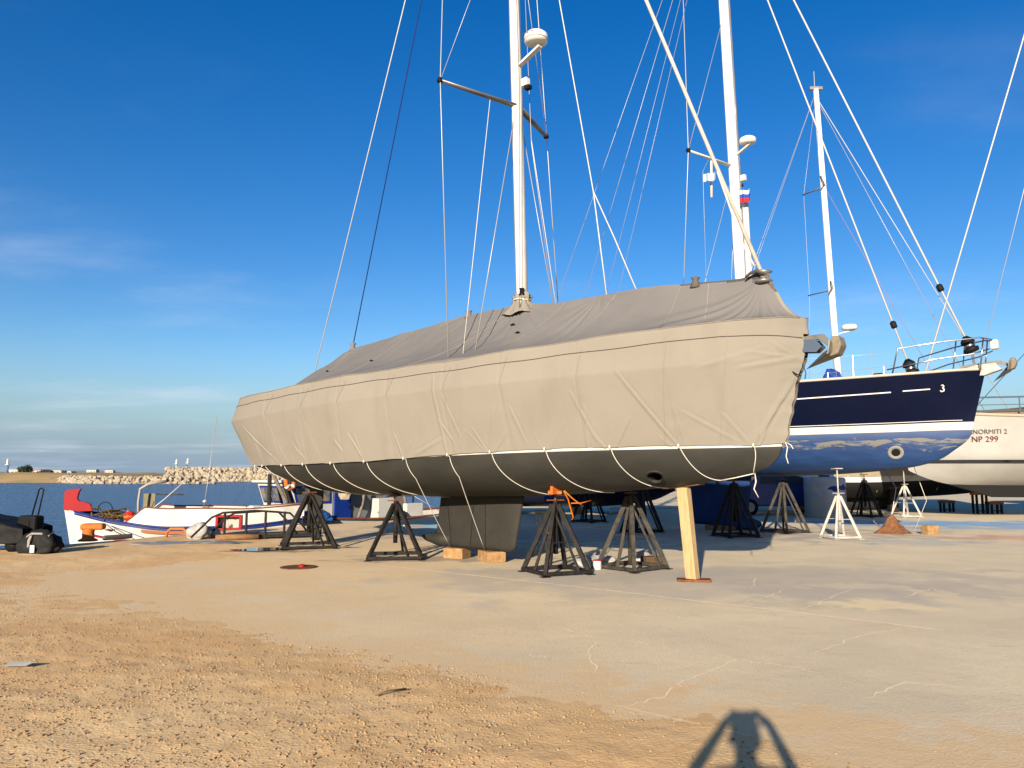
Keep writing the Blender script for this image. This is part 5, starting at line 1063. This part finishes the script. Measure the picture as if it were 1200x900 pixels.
# ------------------------------------------------------------------ yard, behind and right
A_ = []
for r_ in np.linspace(0, 1, 16):
    A_.append([((.46*r_*(1+.25*math.sin(2*t+1)))*math.cos(t), .38*r_*math.sin(t)*(1+.15*math.sin(3*t)), .44*(1-r_)**1.25*(1+.5*float(fbm(np.array(3*r_*math.cos(t)+5), np.array(3*r_*math.sin(t)+5), 3, 31))) + .09*float(fbm(np.array(9*r_*math.cos(t)+5), np.array(9*r_*math.sin(t)), 3, 33))*(1-r_*.6)-.01) for t in np.linspace(0, 2*math.pi, 49)])
hp_ = MB().grid(np.array(A_)).build('earth_heap', mat('red_earth', (.20,.085,.04), .95, c2=(.28,.13,.06), nscale=9, bump=.9, bscale=24, bdist=.03), None, True); hp_.location = (*gp(1046,625), 0)
tag(hp_, 'small heap of red-brown earth in the sun under the navy bow', 'earth heap')
o = MB().tube([(-.3,0,.1),(-.5,.02,.34)], .014, 6).build('stick', M_WOODB, hp_)
o = MB().box((0,0,.12), (.36,.25,.24)).build('wooden_block', MATS['rough_block'], None, bevel=.01); o.location = (*gp(1090,626), 0); o.rotation_euler = (0,0,R(15)); tag(o, 'small sunlit wooden block right of the red earth heap', 'wood block')
o = rope('loose_rope', [(*gp(1045,624),.35),(*gp(1053,620),1.2),(*gp(1036,617),1.9)], .012, M_ROPEW); tag(o, 'rope hanging from the navy yacht down to the earth heap', 'rope')
o = rope('loose_rope', [(*gp(1070,626),.0),(11.0,20.6,.9),(10.6,20.5,2.0)], .008, M_ROPEW); tag(o, 'thin rope hanging from the navy bow beside the small wooden block', 'rope')

# white fishing boat on the hard, bow to the left
wf = thing('fishing_boat', 'large white fishing boat hull with a black line and NP 299 lettering, right edge', 'fishing boat', (14.4, 28.4, 0), 0)
H3 = [(0,.05),(.8,.5),(2,1.0),(4,1.5),(7,1.7),(11,1.65)]
def wsec(x): return float(ci([p[0] for p in H3], [p[1] for p in H3], x))
G_ = []
for x in np.linspace(0, 11, 70):
    b_ = wsec(x); row = []
    for f in np.linspace(0, 1, 22):
        z = 1.18+.55*max(0, 1-x/2.2)**2 + (3.62+.35*max(0, 1-x/5)**2 - 1.18-.55*max(0, 1-x/2.2)**2)*f
        y = b_*min(1, .05+1.0*math.sin(min(1, f*1.9)*math.pi/2)**.8)*(.9+.1*f); row.append((x-.5*(f-.35)*max(0, 1-x/3), -y, z))
    G_.append(row)
G_ = np.array(G_)
grids('hull', [G_, G_*np.array([1,-1,1])], mat('cream_white_hull', (.56,.54,.49), .45, c2=(.50,.47,.42), nscale=1), wf)
def wf_at(x, z, off=.03):
    i = int(np.argmin(abs(np.linspace(0, 11, 70)-x))); j = int(np.argmin(abs(G_[i, :, 2]-z))); r_ = G_[i]; y = np.interp(z, r_[:, 2], r_[:, 1]); xx = np.interp(z, r_[:, 2], r_[:, 0]); return Vector((xx, y-off, z))
ribbon('black_line', [wf_at(x, 2.07) for x in np.linspace(.3, 10.9, 69)], .15, M_BLACK, wf)
MB().tube([tuple(p) for p in G_[:, -1]], .06, 8).build('cap_rail', mat('beige_cap', (.45,.39,.3), .6), wf, True)
dk = np.stack([G_[:, -1], G_[:, -1]*np.array([1,-1,1])], 1); grids('deck', [dk], MATS['deck_beige'], wf)
MB().add([tuple(p) for p in G_[-1]]+[tuple(p*np.array([1,-1,1])) for p in G_[-1][::-1]], [tuple(range(44))]).build('transom', MATS['cream_white_hull'], wf)
MB().prism([(1.6,1.22),(10.9,1.22),(10.9,.72),(3.2,.76)], -.1, .1).build('keel', mat('dark_keel', (.016,.015,.015), .8), wf)
tl = lambda nm, s_, size, x, z, m_: text_mesh(nm, s_, size, m_, wf, wf_at(x, z, .055), (R(90),0,R(-15)))
M_TXT = mat('grey_lettering', (.12,.10,.09), .7); M_TXTR = mat('maroon_lettering', (.16,.03,.03), .7)
tl('name_lettering', 'NIK PANORMITI 2', .225, 2.2, 3.02, M_TXT); tl('number_lettering', 'NP 299', .28, 2.42, 2.74, M_TXTR)
for z, r_ in ((4.32,.03),(4.05,.014),(3.85,.014)):
    MB().tube([(x, -wsec(x)*.94, z) for x in np.linspace(1.6, 11, 24)], r_, 8).build('guard_rail', mat('blue_grey_rail', (.10,.13,.17), .5), wf, True)
for x in (1.9,3.55,5.2,6.9): MB().tube([(x, -wsec(x)*.94, 3.6),(x, -wsec(x)*.94, 4.32)], .022, 8).build('rail_post', MATS['blue_grey_rail'], wf)
MB().tube([(1.5,-.5,3.7),(3.0,-1.0,3.78),(4.6,-1.4,3.74)], .05, 8).build('stowed_spar', mat('brown_spar', (.3,.2,.12), .7), wf, True)
crumple('rope_heap', 'brown heap of rope on the foredeck of the white fishing boat', 'rope', (15.9,27.95,3.62), (.8,.5,.3), mat('brown_net', (0,0,0)), 41)
for px, py, ht, lb, gg in ((1149,602,.86,'wood-topped steel trestle under the white fishing boat, tallest of three',0),(1110,600,.48,'low wood-topped trestle left of the tall one under the white fishing boat',0),(1166,602,.48,'low wood-topped trestle right of the tall one under the white fishing boat',0)):
    t = thing('trestle', lb, 'trestle', (*gp(px, py), 0), R(5), 'trestles under the white fishing boat'); w_ = .52
    MB().box((0,0,ht-.05), (w_+.1,.3,.11)).build('timber_top', M_WOODB, t, bevel=.01)
    for x in (-.5, .5):
        for y in (-.3, .3): MB().bar((x*w_*.8, y*.4, 0), (x*w_*.8, y*.4, ht-.1), .07, .07).build('leg', M_BLACKM, t)
    MB().bar((-w_*.4,-.12,.12),(w_*.4,-.12,.12), .04, .04).build('stretcher', M_BLACKM, t)
o = MB().box((0,0,1.02), (.34,.3,1.02)).build('timber_pile', M_BLACKM, None)
o.location = (*gp(1047,600), -.5); tag(o, 'dark wooden pile with a rust-red top behind the earth heap', 'pile'); MB().box((0,0,1.56), (.5,.36,.14)).build('pile_cap', M_RUST, o)

# second covered yacht far behind, mast standing behind the navy bow
ty = thing('sailing_yacht', 'far sailing yacht under a tan cover, mast rising behind the navy yacht', 'sailing yacht', (14.6, 34.5, 0), R(-2))
H4 = Hull([(-8.6,.05,3.7),(-7.4,.7,3.6),(-4,1.7,3.4),(0,2.0,3.3),(4,1.9,3.3),(6.5,1.3,3.35)], [(-8.0,.02,1.55),(-6.8,.5,1.5),(-3.5,1.5,1.35),(0,1.8,1.25),(4,1.6,1.3),(6.2,1.1,1.4)], [(-7.4,1.2),(-6,.8),(-3,.6),(0,.55),(3.5,.6),(5.8,1.1)])
MB().grid(H4.grid('b', 60, 14)).build('bottom', mat('black_antifouling', (.018,.018,.018), .6), ty, True)
g4 = H4.grid('t', 60, 6, 0, .12); grids('boot_stripe', g4, M_WHITE, ty); g4 = H4.grid('t', 60, 8, .12, 1.0)
grids('cover_side', [g + np.array([0, sg*.05, .0]) for g, sg in zip(g4, (-1, 1))], mat('tan_canvas', (.36,.30,.19), .9, c2=(.40,.33,.22)), ty)
rf = np.stack([g4[0][:, -1]+np.array([0,-.05,0]), g4[0][:, -1]*np.array([1,0,1])+np.array([0,0,.9]), g4[1][:, -1]+np.array([0,.05,0])], 1); grids('cover_roof', [rf], MATS['tan_canvas'], ty)
foil(ty, 'keel', MATS['black_antifouling'], -2.5, 1.5, .8, -2.2, 1.3, .05, .16, .1)
for a in np.linspace(-6.5, 4.5, 9):
    p0 = on_top(H4, a, .14, .07); u4 = (a+8)/14.2; q = H4.bottom(np.array(u4), np.array(.6)); rope('tie_rope', [p0, Vector((-float(q[0]), -float(q[1])-.03, float(q[2])-.03))], .012, M_ROPEW, ty)
def m3(z): return -.16 + (z-6.03)*.0271
mast3 = MB().tube([(-m3(z),0,z) for z in (3.4,9,19.68)], [.19,.185,.15], 16, sq=.75).build('mast', MATS['bright_white_paint'], ty, True)
MB().box((-m3(19.7),0,19.74), (.6,.14,.14)).build('masthead_fitting', M_GREYALU, mast3); MB().tube([(-m3(19.7)-.05,0,19.7),(-m3(19.7)-.05,0,20.6)], .015, 6).build('aerial', M_WIRE, mast3)
for z0, ln_ in ((10.0,1.0),(14.9,.85)):
    for sg in (1, -1): MB().tube([(-m3(z0),-.1*sg,z0),(-m3(z0)-.55,-sg*ln_*1.4,z0+.06)], [.07,.045], 8, sq=.5).build('spreader', M_GREYALU, mast3, True)
for sg in (1, -1): rope('shroud', [(-.6,-1.8*sg,3.5),(-m3(10)-.5,-1.4*sg,10.06),(-m3(14.9)-.5,-1.19*sg,14.96),(-m3(19.5),0,19.5)], .008, M_WIRE, ty); rope('backstay', [(-6.3,-.6*sg,3.6),(-m3(19.6),0,19.6)], .010, M_WIRE, ty)
rope('forestay', [(7.9,0,3.9),(-m3(19.3),0,19.3)], .017, mat('furler_foil', (0,0,0)), ty); rope('halyard', [(6.9,.2,3.9),(-m3(19.2),0,19.2)], .012, M_WIRE, ty); rope('halyard', [(5.2,-.2,4.2),(-m3(15),0,15)], .010, mat('pink_rope', (.4,.2,.25), .8), ty)
MB().lathe([(.2,0),(.33,.06),(.34,.16),(.3,.24),(.02,.28)], (.78,0,8.1), 20).build('radar_dome', MATS['radome_white'], mast3, True); MB().bar((.1,0,7.9),(.8,0,8.08), .12, .04).build('radar_bracket', M_ALU, mast3)
sc3 = crumple('sail_cover', None, None, (0,0,0), (.8,.5,.7), mat('blue_sail_cover', (.012,.045,.25), .6, c2=(.02,.07,.32), nscale=5), 51); sc3.parent = ty; sc3.location = (-.05,0,5.55)
MB().tube([(-.2,0,5.65),(-4.5,0,5.55)], [.22,.14], 10).build('boom_bag', MATS['blue_sail_cover'], ty, True)
rope('aerial_whip', [(1.35,-1.2,3.5),(1.1,-1.2,7.3)], .012, M_WIRE, ty)
# yacht beyond the right edge: only its stays reach into the picture
ry = thing('sailing_yacht', 'yacht beyond the right edge, seen only by its long slanting stays', 'sailing yacht', (23.5, 33.8, 0), R(178))
H5 = Hull([(-5.5,.05,3.0),(-3,1.3,2.8),(1,1.7,2.7),(6,1.2,2.7)], [(-5,.02,1.7),(-2.8,1.0,1.7),(1,1.4,1.7),(5.8,.9,1.7)], [(-4.6,1.4),(-2,1.1),(2,1.1),(5.5,1.5)])
if False: pass
def place_ry():
    ry.location = (31.0, 36.5, 0)
    MB().grid(H5.grid('b', 40, 12)).build('bottom', MATS['black_antifouling'], ry, True); g5 = H5.grid('t', 40, 6); grids('topsides', g5, M_WHITE, ry)
    grids('deck', [np.stack([g5[0][:, -1], g5[1][:, -1]], 1)], MATS['deck_beige'], ry); foil(ry, 'keel', MATS['black_antifouling'], -1, 1, 1.2, -.8, .8, .02, .12, .1)
    MB().tube([(0,0,2.7),(0,0,20)], [.15,.12], 12).build('mast', M_ALU, ry, True)
place_ry()
def to_local(o, p): return o.matrix_basis.inverted() @ Vector(p)
pa = dep(1078,458,30.5); pb = dep(1200,42,30.5); pt_ = pa+(pb-pa)*1.9
rope('forestay', [to_local(ry, pa+(pb-pa)*-.18), to_local(ry, pt_)], .032, MATS['furler_foil'], ry)
pa = dep(1150,420,31); pb = dep(1200,222,31); rope('stay', [to_local(ry, pa+(pb-pa)*-.4), to_local(ry, pa+(pb-pa)*3.2)], .014, M_WIRE, ry)
pa = dep(1145,475,29.4); pb = dep(1200,415,29.4); rope('stay', [to_local(ry, pa), to_local(ry, pa+(pb-pa)*4)], .012, M_BLACK, ry)

# blue van behind the stands
vn_ = thing('parked_van', 'blue van parked in the shade behind the stands, tail light to the right', 'van', (10.6, 31.2, 0), R(3))
M_VAN = mat('van_blue', (.02,.06,.24), .3, coat=.3)
MB().prism([(-2.2,.35),(2.15,.35),(2.2,.6),(2.12,1.2),(2.0,1.85),(-.6,1.9),(-1.35,1.25),(-2.15,1.05),(-2.25,.7)], -.85, .85).build('body', M_VAN, vn_, bevel=.06)
for x0, x1 in ((-.95,-.2),(-.05,.85),(1.0,1.8)):
    for y in (-.862, .862): MB().prism([(x0,1.22),(x1,1.22),(x1-.03,1.68),(x0+.15 if x0 < -.5 else x0,1.68)], y-.012, y+.012).build('window', mat('van_glass', (.04,.06,.08), .08), vn_)
for y in (-.84, .84):
    MB().box((2.13,y*.93,.98), (.10,.16,.55)).build('tail_light', mat('tail_red', (.4,.01,.02), .3), vn_, bevel=.02)
    MB().box((-2.18,y*.8,.8), (.1,.28,.16)).build('headlight', M_WHITE, vn_, bevel=.02)
    for x in (-1.4, 1.35):
        wl_ = MB().tube([(x,y-.1,.32),(x,y+.1,.32)], .32, 24).build('wheel', M_BLACK, vn_, True); MB().tube([(x,y-.115,.32),(x,y+.115,.32)], .19, 16).build('hub_cap', M_GREYALU, wl_)
for x in (-2.28, 2.2): MB().box((x,0,.42), (.14,1.66,.2)).build('bumper', M_BLACK, vn_, bevel=.03)
MB().box((.5,0,1.93), (1.8,.9,.05)).build('roof_rack', M_WHITE, vn_)
# white tank with blue paint marks
tk = thing('water_tank', 'white rounded tank smeared with blue paint behind the pale grey stand', 'tank', (*gp(968,606), 0), R(8))
MB().lathe([(.72,0),(.74,.04),(.74,1.40),(.70,1.47),(.3,1.5)], n=40).build('shell', mat('tank_white', (.62,.61,.57), .5, c2=(.5,.48,.44), nscale=3), tk, True)
MB().lathe([(.2,1.49),(.2,1.56),(.03,1.58)], n=20).build('lid', M_BLUE, tk)
for k, (t0, z, w_, h) in enumerate(((-1.95,1.06,.16,.15),(-1.72,1.12,.12,.10),(-1.5,1.08,.2,.07),(-1.3,1.14,.1,.16),(-1.12,1.05,.06,.1))):
    A_ = np.array([[(.747*math.cos(t0+w_*i), .747*math.sin(t0+w_*i), z-h*.5*math.sin(math.pi*(i+.6)/5.2)+.04*math.sin(i*2+k) + q*h*math.sin(math.pi*(i+.6)/5.2)) for q in (0, 1)] for i in range(5)])
    MB().grid(A_).build('paint_smear', M_BLUE, tk)
# dark motorboat in the shade
mo = thing('motor_boat', 'dark navy motorboat standing low in the shade behind the near stands', 'motorboat', (2.6, 32.0, 0), R(4))
G_ = []
for x in np.linspace(-3.8, 4.2, 40):
    b_ = float(ci([-3.8,0,2.5,3.8,4.2],[1.15,1.25,1.0,.35,.05], x)); zb = float(ci([-3.8,1,3.2,4.2],[.28,.28,.5,.9], x)); zs = float(ci([-3.8,1,4.2],[1.15,1.2,1.4], x))
    G_.append([(x, -b_*q, zb+(zs-zb)*r_) for q, r_ in ((0,0),(.55,.1),(.9,.3),(.97,.6),(1,1))])
G_ = np.array(G_); grids('hull', [G_, G_*np.array([1,-1,1])], mat('dark_navy_hull', (.012,.014,.028), .4), mo)
grids('deck', [np.stack([G_[:, -1], G_[:, -1]*np.array([1,-1,1])], 1)], M_WHITE, mo)
MB().add([tuple(p) for p in G_[0]]+[tuple(p*np.array([1,-1,1])) for p in G_[0][::-1]], [tuple(range(10))]).build('transom', MATS['dark_navy_hull'], mo)
cb = MB().prism([(-2.0,1.1),(2.4,1.2),(1.4,1.75),(-1.8,1.8)], -.85, .85).build('cabin', mat('grey_cabin_paint', (0,0,0)), mo, bevel=.05)
for x in (-1.4,-.5,.4): MB().box((x,-.86,1.5), (.7,.03,.26)).build('window', M_GL, cb)
for x in (-2.4, 0, 2.2):
    sb = MB().box((x,0,.14), (.3,1.5,.28)).build('support_block', M_WOODB, mo)
MB().bar((1.2,-1.3,.25),(4.4,-1.3,.25), .06, .07).build('cradle_rail', M_GALV, mo); MB().bar((1.2,-1.3,0),(1.2,-1.3,.25), .06, .06).build('cradle_leg', M_GALV, mo); MB().bar((4.3,-1.3,0),(4.3,-1.3,.25), .06, .06).build('cradle_leg', M_GALV, mo)
# white plastic chair behind the nearest stand
pc = thing('plastic_chair', 'white plastic garden chair behind the stand with the orange strap', 'chair', (*gp(644,648), 0), R(150))
M_PLAS = mat('white_plastic', (.55,.53,.48), .5)
MB().box((0,0,.42), (.42,.42,.025)).build('seat', M_PLAS, pc, bevel=.01)
for x in (-.19, .19):
    MB().bar((x*1.15,-.22,0),(x,-.18,.42), .045, .035).build('leg', M_PLAS, pc); MB().bar((x*1.15,.24,0),(x,.19,.42), .045, .035).build('leg', M_PLAS, pc)
    MB().tube([(x*1.1,-.2,.42),(x*1.15,-.2,.62),(x*1.15,.0,.66),(x*1.1,.2,.64)], .022, 8, sq=.6).build('armrest', M_PLAS, pc, True)
bkr = MB().bar((0,.2,.80),(0,.26,.86), .42, .03).build('backrest', M_PLAS, pc)
for x in (-.19,-.1,0,.1,.19): MB().bar((x,.19,.42),(x*1.0,.25,.84), .035, .015).build('back_slat', M_PLAS, bkr)
# paint tins and bags between the near stands
for k, (px, py, lb) in enumerate(((688,664,'white crumpled sack on the ground right of the nearest stand'),(706,662,'white sack lying beside the grey stand, larger of two'),(752,659,'white sack behind the legs of the grey stand'))):
    crumple('plastic_sack', lb, 'sack', (*gp(px, py), 0), (.55 if k == 1 else .4, .35, .17), mat('white_sack', (.55,.54,.52), .6, c2=(.45,.42,.4), nscale=5), 60+k, 'white sacks by the stands')
pt = thing('paint_tin', 'small red-lidded white tin beside the white sacks', 'tin', (*gp(700,667), 0)); MB().lathe([(.07,0),(.07,.14)], n=20).build('can', M_WHITE, pt); MB().lathe([(.073,.14),(.073,.155)], n=20).build('lid', M_RED, pt)
bkx = MB().box((0,0,.07), (.3,.22,.14)).build('cardboard_box', mat('brown_card', (.14,.08,.04), .9), None, bevel=.01); bkx.location = (*gp(763,661), 0); bkx.rotation_euler = (0,0,R(20)); tag(bkx, 'small brown box behind the legs of the grey stand', 'box')
cp = MB().lathe([(.05,0),(.055,.12),(.03,.13)], n=16).build('white_cup', M_WHITE, None); cp.location = (*gp(934,621), .22); tag(cp, 'small white pot on the black stand left of the pale grey stand', 'pot')
# litter on the sand
o = MB().add([(-.12,-.03,.005),(.1,-.05,.012),(.13,.02,.03),(-.08,.05,.02)], [(0,1,2,3)]).build('scrap_of_paper', mat('pale_scrap', (.5,.49,.46), .8)); o.location = (*gp(20,785), .03); tag(o, 'pale grey scrap lying on the sand at the left edge', 'scrap')
o = rope('dry_stalk', [(*gp(440,820),.03),(*gp(455,817),.045),(*gp(476,812),.03)], .006, mat('dry_stalk', (.2,.12,.05), .9)); tag(o, 'thin dry stalk lying on the sand in the foreground', 'stalk')

# ------------------------------------------------------------------ the photographer, whose shadow falls into the picture
ph = thing('person', 'person in a dark jacket holding a phone up at eye level, casting the foreground shadow', 'person', (-.10, -.40, 0))
def skin_mesh(name, verts, edges, root, mats, parent, sub=2, assign=None):
    me = bpy.data.meshes.new(name); me.from_pydata([v[:3] for v in verts], edges, []); o = bpy.data.objects.new(name, me); COL.objects.link(o)
    o.modifiers.new('skin', 'SKIN').use_smooth_shade = True; sv = me.skin_vertices[0].data
    for i, v in enumerate(verts): sv[i].radius = (v[3], v[4] if len(v) > 4 else v[3]); sv[i].use_root = i == root
    sb_ = o.modifiers.new('sub', 'SUBSURF'); sb_.levels = sub; sb_.render_levels = sub
    dg = bpy.context.evaluated_depsgraph_get(); me2 = bpy.data.meshes.new_from_object(o.evaluated_get(dg)); bpy.data.objects.remove(o)
    o = bpy.data.objects.new(name, me2); COL.objects.link(o); me2.materials.clear()
    for m_ in mats: me2.materials.append(m_)
    if assign:
        for p_ in me2.polygons: p_.material_index = assign(p_.center)
    o.parent = parent; return o
PV = [(0,0,.95,.155,.115),(0,-.01,1.12,.14,.105),(0,0,1.32,.165,.11),(0,.01,1.44,.075,.07),(0,.03,1.52,.058,.06),(0,.05,1.60,.078,.095),(0,.04,1.68,.08,.098),(0,.03,1.745,.05,.06)]
PE = [(0,1),(1,2),(2,3),(3,4),(4,5),(5,6),(6,7)]
PV = [(x, y, z if z < 1.4 else 1.4+(z-1.4)*.82, *r_) for x, y, z, *r_ in PV]
def ext(v, frm): PV.append(v); PE.append((frm, len(PV)-1)); return len(PV)-1
for sg in (1, -1):
    k = ext((sg*.17,0,1.385,.07),2); k = ext((sg*.28,.07,1.25,.052),k); k = ext((sg*.36,.14,1.16,.045),k); k = ext((sg*.26+.05,.25,1.37,.040),k); k = ext((sg*.15+.10,.33,1.55,.030,.026),k); kh = ext((sg*.112+.10,.335,1.605,.034,.02),k)
    for fi, (dx_, dz_) in enumerate(((-.022,.045),(-.03,.03),(-.032,.012),(-.03,-.006))):
        q = ext((sg*(.095)+.1,.348-.004*fi,1.60+dz_*.55,.010),kh); q = ext((sg*(.086)+.1,.372,1.60+dz_*.8,.0088),q); ext((sg*(.062-.004*fi)+.1,.375,1.60+dz_*.9,.0078),q)
    q = ext((sg*.095+.1,.322,1.565,.0115),kh); q = ext((sg*.075+.1,.325,1.555,.0105),q); ext((sg*.05+.1,.338,1.557,.009),q)
    k = ext((sg*.095,0,.86,.095,.10),0); k = ext((sg*.10,.01,.50,.062,.066),k); k = ext((sg*.105,-.01,.28,.058,.06),k); k = ext((sg*.105,-.03,.09,.042),k); k = ext((sg*.115,.05,.05,.042,.036),k); ext((sg*.125,.16,.04,.036,.03),k)
M_SKIN = mat('skin', (.45,.27,.19), .5); M_JACK = mat('dark_jacket', (.03,.035,.05), .8, c2=(.04,.045,.06), nscale=9); M_JEAN = mat('denim', (.05,.07,.12), .85, c2=(.07,.09,.15), nscale=12); M_SHOE = mat('brown_shoe', (.06,.035,.02), .6)
def zone(c):
    if c.z < .09: return 3
    if c.z < .95: return 2
    if c.z > 1.455 and abs(c.x) < .12 and c.y < .2: return 0
    if c.y > .295: return 0
    return 1
HZ = -.055
body = skin_mesh('body', PV, PE, 0, [M_SKIN, M_JACK, M_JEAN, M_SHOE], ph, 2, zone)
hr = MB(); A_ = []
for j in range(9):
    f = j/8*1.75; A_.append([(.094*math.sin(f)*math.cos(t), .025+.112*math.sin(f)*math.sin(t)-(.02 if math.sin(t) > 0 else 0)*math.sin(f), 1.655+HZ+.105*math.cos(f)-(.06*max(0, -math.sin(t)))*math.sin(f)*.8 + (.05*max(0, math.sin(t)))*math.sin(f)) for t in np.linspace(0, 2*math.pi, 25)])
MB().grid(np.array(A_)).build('hair', mat('dark_hair', (.03,.02,.015), .7), ph, True)
MB().add([(0,.15,1.625+HZ),(-.016,.135,1.59+HZ),(.016,.135,1.59+HZ),(0,.168,1.592+HZ),(0,.135,1.585+HZ)], [(0,1,3),(0,3,2),(1,4,3),(3,4,2)]).build('nose', M_SKIN, ph, True)
for sg in (1, -1):
    MB().lathe([(.002,-.008),(.01,-.005),(.012,0),(.01,.005),(.002,.008)], (sg*.032,.136,1.635+HZ), 10).build('eye', M_WHITE, ph, True)
    MB().lathe([(.004,-.03),(.014,-.015),(.017,.01),(.008,.03)], (sg*.086,.04,1.615+HZ), 10).build('ear', M_SKIN, ph, True)
MB().tube([(-.024,.132,1.562+HZ),(0,.142,1.560+HZ),(.024,.132,1.562+HZ)], .006, 6).build('mouth', mat('lips', (.4,.16,.13), .5), ph, True)
po = thing('mobile_phone', 'black mobile phone held sideways in both hands of the photographer', 'phone', (0, -.04, 1.6))
MB().box((0,0,0), (.156,.008,.074)).build('case', M_BLACK, po, bevel=.003); MB().box((0,-.0050,0), (.146,.001,.066)).build('screen', mat('phone_screen', (.02,.02,.025), .1), po)
